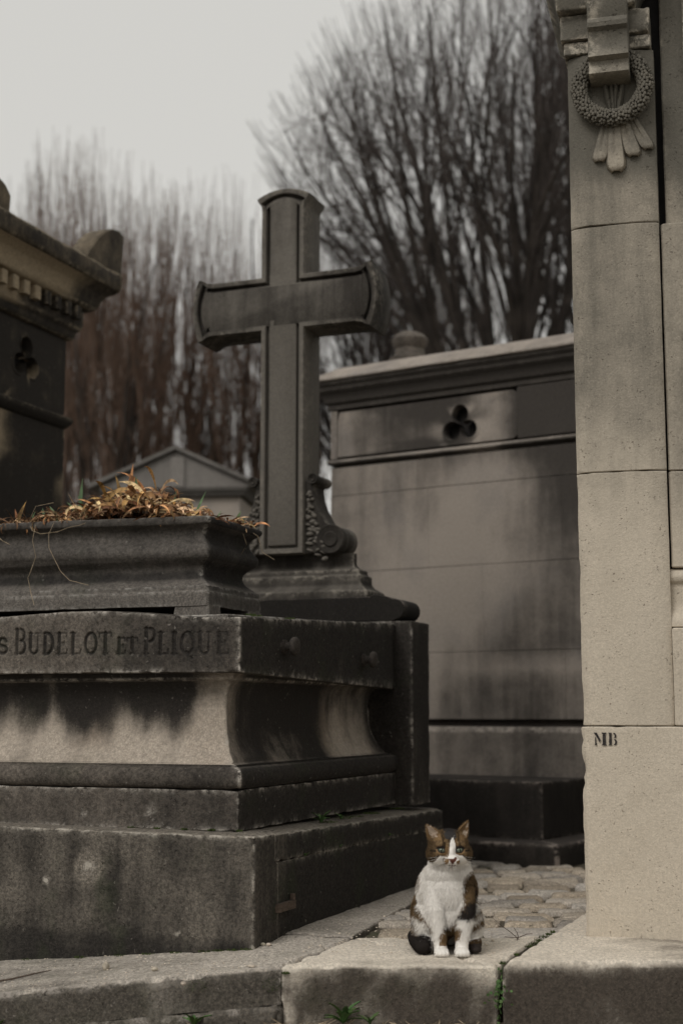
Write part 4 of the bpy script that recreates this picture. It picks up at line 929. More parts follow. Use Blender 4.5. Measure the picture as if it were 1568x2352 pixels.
# ------------------------------------------------------------------ bare trees
def make_tree(name, seed, H, Rad, wood, twig, counts=(9, 7, 7, 3), base=.17, hb=2.1, ragged=.12, expo=2.4, fan=.75, vase=False):
    """streamlines that fan out from the head of the trunk and end on a domed crown; each order leaves its parent's line"""
    rg = random.Random(seed); TV, TF, BV, BF = [], [], [], []
    def env(rho):
        if vase: return 1 - .24 * rho ** 2.3
        return max(.05, 1 - min(rho, .999) ** expo) ** .48
    def line(rho, th, t):
        t = max(0., t)
        z = hb + (H * env(rho) - hb) * t; q = Rad * rho * t ** fan
        return Vector((q * math.cos(th), q * math.sin(th), z))
    def wob(ph, t, a): return Vector((math.sin(ph + 5 * t) + .5 * math.sin(2.3 * ph + 13 * t), math.cos(1.7 * ph + 6 * t) + .5 * math.cos(ph + 11 * t), .3 * math.sin(3 * ph + 8 * t))) * a * (.25 + t)
    def branch(parent, t0, rho, th, r0, lv, t1):
        n = (9, 8, 7, 5)[lv]; ph = rg.uniform(0, 50); amp = (.08, .11, .10, .08)[lv]; P = []; ts = [t0 + (t1 - t0) * i / n for i in range(n + 1)]
        for t in ts:
            own = line(rho, th, t) + wob(ph, t, amp) - wob(ph, t0, amp)
            if parent is None: P.append(own); continue
            u = (t - t0) / max(.02, 1 - t0); u = u * u * (3 - 2 * u) * .5 + u * .5; P.append(parent(t).lerp(own, min(1, u * 1.15)))
        rad = [max(.0034, r0 * (1 - .8 * i / n)) for i in range(n + 1)]
        if lv <= 1: tube_geo(P, rad, 5, TV, TF, False)
        else: tube_geo(P, rad, 3, BV, BF, False)
        def f(t):
            k = max(0., min(n - 1e-6, (t - t0) / (t1 - t0) * n)); a = int(k); return P[a].lerp(P[a + 1], k - a)
        if lv < 3:
            for k in range(counts[lv + 1]):
                c0 = t0 + (t1 - t0) * (rg.uniform(.04, .6) if lv == 0 else rg.uniform(.15, .8)); sp = (.30, .17, .12)[lv]
                x = rho * math.cos(th) + rg.gauss(0, sp); y = rho * math.sin(th) + rg.gauss(0, sp); rr_ = min(.99, math.hypot(x, y))
                e = min(1.02, c0 + (rg.uniform(.72 if vase else .55, 1.03) * (1 - c0) if lv < 2 else rg.uniform(.16, .42))) - ragged * rg.random() * (lv < 2)
                branch(f, c0, rr_, math.atan2(y, x), max(.0042, r0 * (.50, .36, .42)[lv]), lv + 1, max(c0 + .05, e))
    for k in range(counts[0]):
        rho = math.sqrt((k + .3) / counts[0]) * .93; branch(None, -.02, rho, k * 2.4 + rg.uniform(-.3, .3), base * .42, 0, rg.uniform(.82, .97))
    tr = [Vector((0, 0, -.4)), Vector((.03, 0, .6)), Vector((0, .04, 1.4)), Vector((.02, 0, hb)), Vector((.0, 0, hb + .4))]
    tube_geo(tr, [base * 1.5, base * 1.1, base, base * 1.05, base * .6], 10, TV, TF)
    a = mesh('trunk', TV, TF, wood, sharp=0); b = mesh('branches', BV, BF, twig, sharp=0)
    return a.data, b.data, a, b
def put_tree(data, loc, rz, sc, label):
    t = empty('bare_tree', loc, rz, label=label, cat='tree', group='bare winter trees behind the tombs')
    t.scale = sc
    obj_of('trunk', data[0], t); obj_of('branches', data[1], t); return t
tA = make_tree('a', 3, 11, 3.4, M['bark'], M['twig'], (13, 5, 5, 5), .20, 3.4, .05, 2.6, .95, True)
tB = make_tree('b', 9, 11, 1.7, M['barkr'], M['twigr'], (6, 6, 5, 4), .15, 2.4, .25, 1.8, .9)
tC = make_tree('c', 14, 11, 2.1, M['bark'], M['twigr'], (7, 5, 5, 5), .15, 2.4, .25, 2.0, .9)
for t in (tA, tB, tC):
    for o in t[2:]: bpy.data.objects.remove(o)
def at(px, Y): return ((px - 784) / 3300 * Y * 1.02, Y, -.3)
trees = [(tA, 1175, 20, (1.07, 1.07, 1.085), 0.3, 'largest domed bare tree, filling the sky between the cross and the pale pilaster'),
         (tA, 1440, 24, (.9, .9, 1.25), 4.0, 'tall bare tree partly hidden behind the pale pilaster'),
         (tA, 890, 27, (.85, .85, .98), 5.1, 'smaller domed bare tree farther back, behind the right arm of the cross'),
         (tC, 1010, 31, (1.3, 1.3, 1.10), 2.9, 'thin pale bare tree farthest back over the chapel tomb roof'),
         (tB, 125, 25, (1.1, 1.1, 1.04), .4, 'tall reddish bare tree rising over the old chapel roof'),
         (tC, 215, 23, (1, 1, .96), 1.9, 'thin grey bare tree just right of the corner ornament'),
         (tB, 330, 26, (1.15, 1.15, 1.02), 3.3, 'reddish bare tree behind the left part of the planter'),
         (tB, 430, 24, (1.1, 1.1, .93), 5.2, 'reddish bare tree right behind the apex of the gabled tomb'),
         (tC, 545, 25, (.85, .85, .98), .9, 'brown bare tree directly behind the left arm of the cross'),
         (tC, 40, 29, (1, 1, 1.12), 4.4, 'pale bare tree mostly hidden by the old chapel'),
         (tC, 640, 30, (1.1, 1.1, 1.08), 4.0, 'distant brown bare tree behind the stem of the cross'),
         (tB, 275, 33, (1.2, 1.2, 1.22), 1.4, 'distant reddish bare tree in the gap between two nearer trees at left')]
for (d, px, Y, sc, rz, lab) in trees: put_tree(d, at(px, Y), rz, sc, lab)

# ------------------------------------------------------------------ the cat
CATX, CATY = .331, 4.475
cat = empty('cat', (CATX, CATY - .022, .001), R(2), label='sitting white and brown tabby cat facing the camera on the kerb stone', cat='cat')
cat.scale = (1.02, 1, .965)
V, F = [], []
def ball(c, r, **k): ell_geo(V, F, c, r if hasattr(r, '__len__') else (r, r, r), 18, 12, **k)
def limb(pts, rad, n=7):
    for (a, ra), (b, rb) in zip(zip(pts[:-1], rad[:-1]), zip(pts[1:], rad[1:])):
        for i in range(n + 1): t = i / n; ball(Vector(a).lerp(Vector(b), t), ra + (rb - ra) * t)
for a in [((0, .19, .105), (.104, .115, .105)), ((-.058, .13, .080), (.049, .085, .078)), ((.060, .13, .080), (.049, .085, .078)), ((0, .125, .185), (.093, .09, .095)),
          ((.002, .068, .180), (.074, .06, .082)), ((.002, .075, .240), (.072, .06, .050)), ((.001, .065, .272), (.062, .052, .036)), ((.002, .055, .115), (.045, .04, .055)),
          ((-.003, .035, .330), (.059, .054, .050)), ((-.036, .022, .308), (.033, .034, .032)), ((.031, .022, .308), (.033, .034, .032)),
          ((.001, -.016, .296), (.021, .022, .015)), ((-.0105, -.022, .2885), (.0135, .014, .011)), ((.0125, -.022, .2885), (.0135, .014, .011)), ((.001, -.014, .278), (.014, .014, .009)),
          ((-.001, -.013, .312), (.0115, .018, .020)), ((-.028, -.002, .338), (.02, .016, .012)), ((.024, -.002, .338), (.02, .016, .012)), ((-.003, .02, .355), (.036, .034, .022))]: ball(*a)
limb([(-.044, .062, .20), (-.047, .026, .130), (-.038, .009, .065), (-.033, .0, .022)], [.030, .0265, .0200, .0185])
limb([(.046, .062, .20), (.044, .024, .125), (.034, .009, .062), (.029, .0, .022)], [.030, .0270, .0200, .0185])
for cx_ in (-.0325, .0275):
    ball((cx_, -.012, .0145), (.0215, .027, .0145))
    for k, dx in enumerate((-.0145, -.005, .005, .0145)): ball((cx_ + dx, -.034 + .004 * (abs(dx) > .01), .011), (.0066, .010, .0095))
for sg in (-1, 1):
    ball((sg * .072, .055, .014), (.021, .045, .014)); ball((sg * .07, .08, .03), (.028, .05, .03))
limb([(-.05, .27, .035), (-.095, .20, .030), (-.098, .11, .028), (-.090, .045, .024), (-.083, .016, .0245)], [.020, .019, .019, .021, .0225], 5)
def ear(tip, bi, bo):
    tip, bi, bo = Vector(tip), Vector(bi), Vector(bo); b = len(V); n = 7
    nrm = (bo - bi).cross(tip - bi).normalized()
    if nrm.y > 0: nrm = -nrm
    for side in (0, 1):
        for j in range(n + 1):
            v = j / n; vv = min(v, .97)
            for i in range(n + 1):
                u = i / n; base_ = bi.lerp(bo, u); p = base_.lerp(tip, vv)
                out_ = 4 * u * (1 - u)
                edge_ = (bo - bi).normalized() * (.35 * (u - .5) * .02 * 4 * v * (1 - v))
                dish = -nrm * (.011 * out_ * (1 - v * .8)) if side == 0 else -nrm * (.011 * out_ * (1 - v * .8) + .0055)
                V.append(tuple(p + edge_ + dish))
    m = n + 1; o2 = m * m
    for j in range(n):
        for i in range(n):
            F.append((b + j * m + i, b + j * m + i + 1, b + (j + 1) * m + i + 1, b + (j + 1) * m + i))
            F.append((b + o2 + j * m + i, b + o2 + (j + 1) * m + i, b + o2 + (j + 1) * m + i + 1, b + o2 + j * m + i + 1))
    ring = [i for i in range(m)] + [(j + 1) * m - 1 for j in range(1, m)] + [n * m + i for i in range(n - 1, -1, -1)] + [j * m for j in range(n - 1, 0, -1)]
    for a_, c_ in zip(ring, ring[1:] + ring[:1]): F.append((b + a_, b + o2 + a_, b + o2 + c_, b + c_))
ear((-.0695, .040, .3975), (-.022, .034, .366), (-.061, .042, .340))
ear((.0605, .046, .408), (.020, .034, .368), (.052, .045, .340))
tmp = mesh('tmp', V, F, M['void']); rm = tmp.modifiers.new('r', 'REMESH'); rm.mode = 'VOXEL'; rm.voxel_size = .0024
sm = tmp.modifiers.new('s', 'SMOOTH'); sm.factor = .5; sm.iterations = 5
dg = bpy.context.evaluated_depsgraph_get(); cme = bpy.data.meshes.new_from_object(tmp.evaluated_get(dg)); bpy.data.objects.remove(tmp)
cme.name = 'body'; n = len(cme.vertices); co = np.empty(n * 3, np.float32); cme.vertices.foreach_get('co', co); co = co.reshape(-1, 3).astype(float)
# even out leg fat: nothing; colours painted as the coat's own pattern plus shade between the legs, in a flattened front view
def inpoly(x, y, P):
    r = np.zeros(len(x), bool); n = len(P)
    for i in range(n):
        x1, y1 = P[i]; x2, y2 = P[(i + 1) % n]
        c = ((y1 > y) != (y2 > y)) & (x < (x2 - x1) * (y - y1) / ((y2 - y1) + 1e-9) + x1); r ^= c
    return r
WH, BR, DKC, TAN, PINK, GREY = np.array([.80, .765, .715]), np.array([.125, .082, .043]), np.array([.022, .018, .016]), np.array([.20, .125, .062]), np.array([.13, .055, .04]), np.array([.05, .046, .045])
WP = [
 [(500, 640), (470, 800), (452, 960), (415, 1030), (412, 1150), (470, 1290), (520, 1400), (640, 1500), (700, 1420), (760, 1450), (850, 1345), (890, 1240), (935, 1160), (925, 1040), (918, 950), (955, 850), (1040, 790), (1085, 700), (1060, 600), (1020, 540), (900, 600), (700, 620)],
 [(520, 1300), (690, 1300), (680, 1480), (640, 1540), (640, 1655), (760, 1650), (760, 1800), (560, 1800), (565, 1500)],
 [(850, 1340), (1060, 1340), (1010, 1500), (965, 1600), (1000, 1680), (1000, 1800), (790, 1800), (800, 1600), (870, 1560), (895, 1460), (850, 1450)],
 [(1105, 1100), (1160, 1070), (1160, 1200), (1110, 1290), (1060, 1340), (1090, 1250)],
 [(1190, 1270), (1180, 1330), (1100, 1400), (1000, 1450), (1010, 1400), (1110, 1340)],
 [(1215, 1430), (1180, 1560), (980, 1610), (975, 1560), (1060, 1500), (1150, 1440)],
 [(380, 1320), (450, 1370), (520, 1420), (570, 1560), (440, 1560), (400, 1480)],
]
DP = [[(1060, 860), (1120, 1000), (1125, 1120), (1085, 1250), (1045, 1330), (960, 1355), (860, 1338), (905, 1250), (970, 1170), (1050, 1130), (1070, 1000)]]
TP = [[(690, 1440), (720, 1560), (735, 1655), (640, 1650), (650, 1560)], [(850, 1450), (895, 1465), (865, 1590), (818, 1600), (830, 1500)]]
def catcol(P):
    x, y, z = P[:, 0], P[:, 1], P[:, 2]; Q = np.column_stack([x, z, y])
    nz = fbm(P, 60, 91, 2) - .5; nz2 = fbm(P + 5, 60, 92, 2) - .5
    za = z + .10 * np.clip(y, -.04, .3) - .0
    cx_ = 785 + x / .000261 + nz * 22; cy_ = 1760 - za / .000261 + nz2 * 22 + 6
    st = fbm(P * np.array([1, 1, 1.8]), 34, 93, 2); c = BR[None] * (.45 + 1.5 * fbm(P, 140, 94, 2)[:, None])
    c = np.where((sstep(.5, .62, st)[:, None] > .5), c * .45, c)
    def put(m, k): c[m] = k
    body = z < .282 + .04 * sstep(.05, .09, y)
    m = np.zeros(len(x), bool)
    for W_ in WP: m |= inpoly(cx_, cy_, W_)
    put(m & (y < .14) & ((z < .30) | (y > .05)), WH)
    m = np.zeros(len(x), bool)
    for W_ in DP: m |= inpoly(cx_, cy_, W_)
    c[m & (y < .13)] = DKC * 1.3
    m = np.zeros(len(x), bool)
    for W_ in TP: m |= inpoly(cx_, cy_, W_)
    c[m & (y < .06)] = TAN * .8
    # head, front view without noise displacement for the small marks
    hx = 785 + x / .000261; hy = 1760 - (z - .05 * np.clip(y, -.04, .05)) / .000261; hd = (z > .270) & (y < .085) & (np.abs(x) < .075)
    hcol = BR[None] * (.5 + 1.3 * fbm(P, 150, 95, 2)[:, None]) * np.where((z > .30)[:, None], 1, 1)
    ax = np.abs(hx - 785)
    stripes = np.sin((ax + nz * 60) / 11.) > .1
    crown = (hy < 480) & (hy > 200) & (ax < 135) & stripes
    hcol[crown] = hcol[crown] * .35
    m2 = (hy < 395 + nz * 60) & (ax < 66 + nz2 * 30); hcol[m2] = GREY * .8
    # dark lines outward from the eyes
    for (ex_, sg) in ((683, -1), (875, 1)):
        d = (hx - ex_) * sg
        ln = (np.abs(hy - (505 + 34 * np.sin(np.clip(d, 0, 200) / 70.))) < 10) & (d > 30) & (d < 130); hcol[ln] = DKC
        ln = (np.abs(hy - (560 + .7 * d)) < 9) & (d > 40) & (d < 125); hcol[ln] = DKC * 1.5
        rim = (((hx - ex_) / 54) ** 2 + ((hy - 525) / 38) ** 2); hcol[(rim < 1.7)] = TAN * 1.25; hcol[rim < 1.0] = DKC * 2; hcol[(rim < 1.9) & (hy < 516)] = DKC * 1.5
    hcol[(hy > 480) & (hy < 590) & (hx > 715) & (hx < 768)] = TAN * .8
    hcol[(np.abs(hx - 712) < 7 + nz * 8) & (hy > 430) & (hy < 500)] *= .3; tmpl = (ax > 175 + nz * 40) & (hy > 430); hcol[tmpl] *= .6
    # white mask
    lim = np.interp(hx, [520, 560, 590, 625, 660, 690, 740, 830, 880, 915, 950, 985, 1010], [705, 705, 685, 630, 594, 602, 600, 570, 592, 594, 630, 680, 705]) + nz * 14
    hcol[hy > lim] = WH * .95
    hw = np.interp(hy, [375, 420, 480, 560, 620], [6, 26, 32, 40, 60]); hcol[(np.abs(hx - (800 - (hy - 375) * .03)) < hw) & (hy > 378) & (hy < 620)] = WH
    hcol[inpoly(hx, hy, [(690, 620), (740, 612), (752, 645), (735, 680), (705, 682), (688, 660)])] = TAN * .9
    hcol[inpoly(hx, hy, [(832, 640), (870, 628), (886, 650), (872, 680), (840, 678), (828, 660)])] = TAN * .8
    hcol[inpoly(hx, hy, [(742, 618), (800, 612), (812, 594), (840, 598), (838, 622), (800, 672), (796, 700), (784, 700), (780, 670)]) & (y < .02)] = PINK
    hcol[(np.abs(hy - (700 - .0022 * (hx - 790) ** 2)) < 5.5) & (np.abs(hx - 790) < 45)] = PINK * .35
    earm = ((hy < 415 - .0 * ax) & (ax > 110)); hcol[earm] = TAN * .95
    lin = inpoly(hx, hy, [(530, 262), (572, 268), (640, 330), (655, 372), (600, 392), (560, 375)]) | inpoly(hx, hy, [(1012, 215), (1008, 330), (985, 392), (935, 372), (968, 300)])
    hcol[lin & (nz > -.18)] = np.array([.46, .37, .29]); hcol[earm & (y > .052)] = BR * 1.1
    neck = z < .262 + .35 * np.clip(y - .0, 0, .1)
    sel = hd & ~(neck)
    c[sel] = hcol[sel]
    tail = (np.hypot(x + .084, z - .026) < .031) & (y < .075) & (x < -.057) | ((x < -.100) & (z < .052)); c[tail] = DKC * .9
    feet = (x > .045) & (z < .030) & (y > .0) & (cx_ > 970); c[feet] = DKC * 2
    c[(z < .05) & (y > .03) & (np.abs(x) < .05)] *= .6  # shade between the legs, painted into the coat colour
    return np.clip(c, 0, 1)
colv = catcol(co)
at_ = cme.color_attributes.new('col', 'FLOAT_COLOR', 'POINT'); cc = np.ones((n, 4), np.float32); cc[:, :3] = colv; at_.data.foreach_set('color', cc.ravel())
t = NT('cat_coat'); a_ = t.new('ShaderNodeVertexColor', layer_name='col'); t.l(a_.outputs[0], t.b.inputs['Base Color']); t.b.inputs['Roughness'].default_value = .9; t.b.inputs['Specular IOR Level'].default_value = .1
cme.materials.clear(); cme.materials.append(t.m); cme.shade_smooth()
obj_of('body', cme, cat)
# fur as short fine blades
cme.calc_loop_triangles(); nt = len(cme.loop_triangles); tri = np.empty(nt * 3, np.int32); cme.loop_triangles.foreach_get('vertices', tri); tri = tri.reshape(-1, 3)
A, B, C_ = co[tri[:, 0]], co[tri[:, 1]], co[tri[:, 2]]; nr = np.cross(B - A, C_ - A); ar = np.linalg.norm(nr, axis=1); nr = nr / (ar[:, None] + 1e-12)
rs_ = np.random.RandomState(4); NF = 140000; pick = rs_.choice(nt, NF, p=ar / ar.sum()); u = rs_.rand(NF); v = rs_.rand(NF); fl = u + v > 1; u[fl] = 1 - u[fl]; v[fl] = 1 - v[fl]
P = A[pick] + (B - A)[pick] * u[:, None] + (C_ - A)[pick] * v[:, None]; N_ = nr[pick]
head = (P[:, 2] > .275) & (P[:, 1] < .06); face = head & (P[:, 1] < .012) & (np.abs(P[:, 0]) < .05)
keep = ~((np.abs(np.abs(P[:, 0] + .0016) - .025) < .011) & (np.abs(P[:, 2] - .322) < .0085) & (P[:, 1] < .02)) & ~((np.abs(P[:, 0] - .001) < .010) & (np.abs(P[:, 2] - .295) < .008) & (P[:, 1] < 0))
P, N_, head, face = P[keep], N_[keep], head[keep], face[keep]; NF = len(P)
flow = np.column_stack([np.zeros(NF), np.zeros(NF) + .15, -np.ones(NF)])
hv = P - np.array([0, -.03, .30]); hv[:, 1] = np.abs(hv[:, 1]); hv /= np.linalg.norm(hv, axis=1)[:, None]; flow = np.where(head[:, None], hv, flow)
d = N_ * .45 + flow * .9 + rs_.randn(NF, 3) * .20; d -= N_ * np.minimum(0, (d * N_).sum(1) - .18)[:, None]; d /= np.linalg.norm(d, axis=1)[:, None]
Ln = np.where(face, .0035, np.where(head, .0085, .0125)) * rs_.uniform(.6, 1.25, NF); Ln = np.where(P[:, 2] < .05, Ln * .45, Ln)
low_ = P[:, 2] < .012
sd2 = np.cross(d, N_ + rs_.randn(NF, 3) * .75); sd2 /= np.linalg.norm(sd2, axis=1)[:, None]; wd2 = np.where(head, .0004, .0005)[:, None]
P0_ = P - N_ * .0008; fv = np.stack([P0_ - sd2 * wd2, P0_ + sd2 * wd2, P0_ + d * Ln[:, None] - np.array([0, 0, .0]) ], 1).reshape(-1, 3)
fv[:, 2] = np.maximum(fv[:, 2], .001)
fc = catcol(P + rs_.randn(NF, 3) * np.array([.0042, .001, .0042])) * rs_.uniform(.85, 1.12, NF)[:, None]; fc = np.repeat(fc, 3, 0)
tag(mesh('fur', fv, [(3 * i, 3 * i + 1, 3 * i + 2) for i in range(NF)], t.m, cat, sharp=0, smooth=False, cols=np.clip(fc, 0, 1)), kind='stuff')
# eyes
t = NT('cat_eye'); v = t.new('ShaderNodeTexCoord').outputs['Object']; sx = t.new('ShaderNodeSeparateXYZ'); t.l(v, sx.inputs[0])
x_ = t.math('ABSOLUTE', sx.outputs[0]); pup = t.math('LESS_THAN', t.math('ADD', t.math('POWER', t.math('DIVIDE', x_, .0022), 2.), t.math('POWER', t.math('DIVIDE', sx.outputs[2], .0070), 2.)), 1.)
c = t.mix(t.mapr(x_, .001, .010), (.13, .155, .105), (.06, .08, .06)); c = t.mix(pup, c, (.008, .008, .008)); t.l(c, t.b.inputs['Base Color']); t.b.inputs['Roughness'].default_value = .08; t.b.inputs['Specular IOR Level'].default_value = .5
for (x, y) in ((-.0266, -.0055), (.0235, -.0055)):
    V, F = [], []; ell_geo(V, F, (0, 0, 0), (.0122, .0108, .0082), 20, 14); o = mesh('eye', V, F, t.m, cat, sharp=0); o.location = (x, y, .3215); o.rotation_euler = (0, R(8 if x < 0 else -8), R(-14 if x < 0 else 14))
t2 = plain('whisker', (.8, .78, .75), .4, .05)
for sg in (-1, 1):
    for k in range(5):
        p = Vector((.001 + sg * .016, -.030, .287 + .003 * k)); pts = [p + Vector((sg * .055 * s_, -.004 * math.sin(3 * s_) + .02 * s_, (.006 * (k - 2)) * s_ - .014 * s_ * s_)) for s_ in (0, .3, .6, 1)]
        V, F = tube_geo(pts, [.00035, .0003, .0002, .0001], 3); mesh('whisker', V, F, t2, cat)

# ------------------------------------------------------------------ weeds, moss, pebbles, twigs
rg = random.Random(21)
def leaf_blob(r, cup=.2, lob=5, sd=0):
    n = 14; V = [(0, 0, cup * r * .5)]
    for k in range(n): a = 2 * math.pi * k / n; q = r * (.82 + .18 * math.cos(lob * a + sd)); V.append((q * math.cos(a), q * math.sin(a), -cup * r * math.cos(lob * a) * .3))
    me = bpy.data.meshes.new('leaf'); me.from_pydata(V, [], [(0, 1 + k, 1 + (k + 1) % n) for k in range(n)]); me.shade_smooth(); me.materials.append(M['ivy']); return me
blobs = [leaf_blob(.5, .3, 3 + k % 3, k) for k in range(4)]
def long_leaf(sd=0):
    rgl = random.Random(sd); V, F = [], []; n = 9
    for i in range(n + 1):
        t = i / n; wv = .32 * math.sin(math.pi * min(1, t * .92 + .06)) ** .8 * (1 - .35 * (i % 2) * (t > .15)); zc = .45 * t - .55 * t * t
        V += [(t, -wv / 2, zc + .06), (t, 0, zc), (t, wv / 2, zc + .06)]
    for i in range(n):
        for k in (0, 1): F.append((i * 3 + k, i * 3 + k + 1, i * 3 + 4 + k, i * 3 + 3 + k))
    me = bpy.data.meshes.new('leaf'); me.from_pydata(V, [], F); me.shade_smooth(); me.materials.append(M['ivy']); return me
longs = [long_leaf(k) for k in range(3)]
iv = empty('creeping_weed', (.452, 4.262, -.06), 0, label='small green creeping weed hanging in the joint between two kerb stones, right of the cat', cat='weed')
V, F = tube_geo([(.012, .02, .062), (.006, 0, .03), (0, -.004, 0), (-.006, -.004, -.04), (.004, 0, -.07)], .0012, 4); mesh('stem', V, F, M['ivy'], iv)
for k in range(52):
    z = rg.gauss(-.012, .024) if k < 40 else rg.uniform(-.10, -.06) if k < 47 else rg.uniform(.02, .055); wdt = .020 if abs(z + .015) < .03 else .007
    o = obj_of('leaf', rg.choice(blobs), iv); o.location = (rg.gauss(-.008 if z < .02 else .0, wdt * .8), rg.uniform(-.024, -.002), z); s_ = rg.uniform(.008, .015); o.scale = (s_, s_, s_)
    o.rotation_euler = (rg.uniform(.7, 1.5), rg.uniform(-.4, .4), rg.uniform(0, 6.2))
def rosette(loc, r, nl, lab, sc=1.):
    e = empty('leafy_weed', loc, rg.uniform(0, 6), label=lab, cat='weed', group='small green weeds at the stone joints')
    for k in range(nl):
        o = obj_of('leaf', rg.choice(longs), e); s_ = r * rg.uniform(.7, 1.15); o.scale = (s_, s_, s_)
        o.rotation_euler = (rg.uniform(-.2, .2), -rg.uniform(.25, 1.0), 2 * math.pi * k / nl + rg.uniform(-.3, .3))
def PXG(px, py, z):
    f = 3300.; p = R(8); x = (px - 784) / f; zz = -(py - 1176) / f
    d = np.array([x, math.cos(p) - zz * math.sin(p), math.sin(p) + zz * math.cos(p)]); q = np.array([0, 0, .72]) + d * ((z - .72) / d[2]); return tuple(q)
rosette((.005, 4.225, -.150), .075, 13, 'largest toothed green weed at the foot of the kerb, below and left of the cat')
rosette((.080, 4.235, -.155), .045, 7, 'small green weed sprouting just right of the largest weed at the kerb foot')
rosette((-.42, 4.255, -.165), .060, 10, 'green weed low at the kerb foot below the tomb corner')
rosette((-1.0, 4.35, -.195), .055, 9, 'yellowish weed at the kerb foot in the bottom left corner')
rosette(tuple(list(TL(-.06, .72)) + [.326]), .050, 8, 'green weed growing on the tomb step beside the plinth')
rosette(tuple(list(TL(-.06, .92)) + [.324]), .032, 6, 'small weed farther along the tomb step')
rosette(tuple(list(TL(.002, .42)) + [.236]), .020, 7, 'tiny weed in the horizontal joint of the tomb base, nearest to its corner')
rosette(tuple(list(TL(.002, .75)) + [.236]), .018, 6, 'tiny weed halfway along the horizontal joint of the tomb base')
rosette(tuple(list(TL(.002, 1.3)) + [.236]), .018, 6, 'tiny weed far along the horizontal joint of the tomb base')
def tuft(name, pts, lab, mat='moss', n=120, h=.006, cat_='moss', fl=None):
    V, F = [], []
    for (x, y, z, r, up) in pts:
        for k in range(n):
            a = rg.uniform(0, 6.28); q = r * math.sqrt(rg.random()); dx = Vector((rg.gauss(0, .5), rg.gauss(0, .5), 1 if up else .1)); 
            if not up: dx.y = -abs(dx.y) - .6
            dx.normalize(); p = Vector((x + q * math.cos(a), y + (q * math.sin(a) if up else 0), z + (0 if up else q * math.sin(a) * .6))); L = h * rg.uniform(.5, 1.4); s_ = Vector((rg.gauss(0, 1), rg.gauss(0, 1), rg.gauss(0, 1))).normalized() * h * .22
            b = len(V); V += [tuple(p - s_), tuple(p + s_), tuple(p + dx * L)]; F.append((b, b + 1, b + 2))
    return tag(mesh(name, V, F, M[mat], sharp=0, smooth=False), lab, cat_, kind='stuff')
mp = []
for x in np.arange(-.9, .1, .05):
    if rg.random() < .6: q = TL(x - .02, -.006); mp.append((q[0], q[1], slopez(np.array([q[0]]))[0] + .0, .022, True))
for k in range(7): q = TL(-.22 + rg.uniform(-.05, .1), .33 + .06 * k); mp.append((q[0], q[1], 1.062, .02, True))
for k in range(6): q = TL(-.06 + rg.uniform(-.02, .02), .5 + rg.uniform(0, 1.1)); mp.append((q[0], q[1], .325, .035, True))
for k in range(5): q = TL(-.5 + .1 * k, .098); mp.append((q[0], q[1], .34, .012, True))
tuft('moss', mp, 'low green moss along the joints of the dark tomb')
tuft('kerb_moss', [(-.20, 4.262, -.05, .03, False), (-.42, 4.284, -.055, .035, False), (-.16, 4.272, -.02, .012, True)], 'dark moss patches on the face of the kerb', n=220)
def jx(y): return .462 + .385 * (y - 4.275)
tuft('joint_moss', [(jx(y_) - .004, y_, .002, r_, True) for y_, r_ in ((4.30, .010), (4.45, .008), (4.60, .016), (4.66, .020), (4.72, .016), (4.79, .020), (4.85, .012), (4.90, .008))], 'moss and dead grass in the joint beside the cat', n=45, h=.009)
# dead twigs in that joint
tw = PXG(1190, 2150, .01)
e = empty('dry_twig', (tw[0], tw[1], .0), 0, label='thin dry twig sticking out of the joint between cat and pilaster', cat='twig')
for pts in ([(0, 0, 0), (-.03, 0, .025), (-.055, .0, .042), (-.085, .0, .068)], [(0, 0, .004), (-.004, .0, .02), (-.014, 0, .035)], [(0, 0, .004), (-.02, 0, .004), (-.045, -.01, .008)], [(0, 0, .004), (.03, .02, .012), (.05, .04, .010)], [(0, 0, 0), (-.008, -.03, .004), (-.010, -.05, -.004)]):
    V, F = tube_geo(pts, [.0014, .0012, .001, .0006][:len(pts)], 5); mesh('twig_piece', V, F, M['iron'], e)
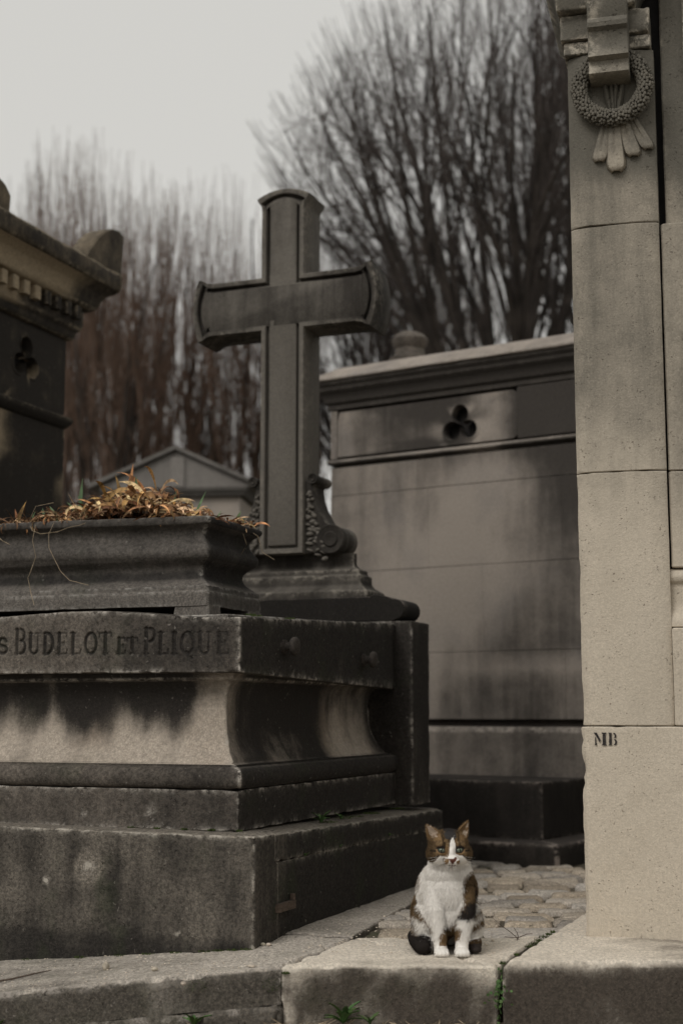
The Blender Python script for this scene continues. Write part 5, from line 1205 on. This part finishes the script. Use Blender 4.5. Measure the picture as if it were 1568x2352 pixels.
# pebbles
def pebble(loc, r, lab, flat=.55):
    V, F = [], []; ell_geo(V, F, (0, 0, 0), (r, r * .8, r * flat), 10, 6); V = np.array(V); V = V * (1 + .35 * (fbm(V / r, 1.3, rg.randrange(99)) - .5))[:, None]
    o = mesh('pebble', V, F, M['pebble'], sharp=50); o.location = (loc[0], loc[1], loc[2] + r * flat * .7); o.rotation_euler = (0, 0, rg.uniform(0, 6)); tag(o, lab, 'pebble', 'loose pebbles on the stones')
def onledge(px, py):
    z = 0
    for _ in range(6): q = PXG(px, py, z); z = float(slopez(np.array([q[0]]))[0])
    return (q[0], q[1], z)
pebble(onledge(243, 2228), .014, 'largest pale pebble standing on the ledge under the tomb', 1.0)
pebble(onledge(355, 2230), .011, 'flat pale pebble on the ledge, second from the left')
pebble(onledge(421, 2263), .010, 'pale pebble close to the edge of the ledge')
pebble(onledge(577, 2222), .012, 'pale flake lying on the ledge below the tomb corner', .3)
pebble(onledge(603, 2172), .009, 'white pebble at the foot of the tomb corner, left of its pair')
pebble(onledge(617, 2173), .010, 'white pebble at the foot of the tomb corner, right of its pair')
V, F = [], []
for k in range(900):
    px = rg.uniform(0, 1150) if k < 700 else rg.uniform(760, 1150)
    q = onledge(px, rg.uniform(2185, 2285) if px < 700 else rg.uniform(2100, 2200)); r = rg.uniform(.0012, .0034)
    if q[1] < 4.30: continue
    if k % 45 == 0: r *= 1.9
    ell_geo(V, F, (q[0], q[1], q[2] + r * .3), (r, r * .8, r * .5), 6, 4)
tag(mesh('grit', V, F, M['pebble'], sharp=0), 'fine pale grit scattered on the worn ledge', 'grit', kind='stuff')
V, F = tube_geo([onledge(-30, 2262), onledge(30, 2252), onledge(80, 2240), onledge(118, 2232)], [.003, .003, .0022, .0012], 5)
V = [(x, y, z + .004) for x, y, z in V]
tag(mesh('fallen_twig', V, F, M['iron']), 'thin brown twig lying on the ledge at the left edge', 'twig')
# litter at the foot of the kerb
V, F = [], []
for k in range(700):
    x = rg.uniform(-1.2, .4) if k < 500 else rg.gauss(-.62, .12); y = 4.26 + .09 * max(0, -.15 - x) - abs(rg.gauss(0, .05)); z = -.168 + .6 * float(slopez(np.array([x]))[0])
    strip(curl_path(rg, (x, y, z + rg.uniform(0, .01)), rg.uniform(.02, .07), rg.uniform(0, 6.28), rg.uniform(-.1, .5), rg.uniform(-.5, 1), 4), rg.uniform(.0015, .004), V, F, Vector((rg.uniform(-1, 1), -1, rg.uniform(-1, 1))))
tag(mesh('plant_litter', V, F, M['root'], sharp=0), 'dead grass and leaf litter at the foot of the kerb', 'litter', kind='stuff')
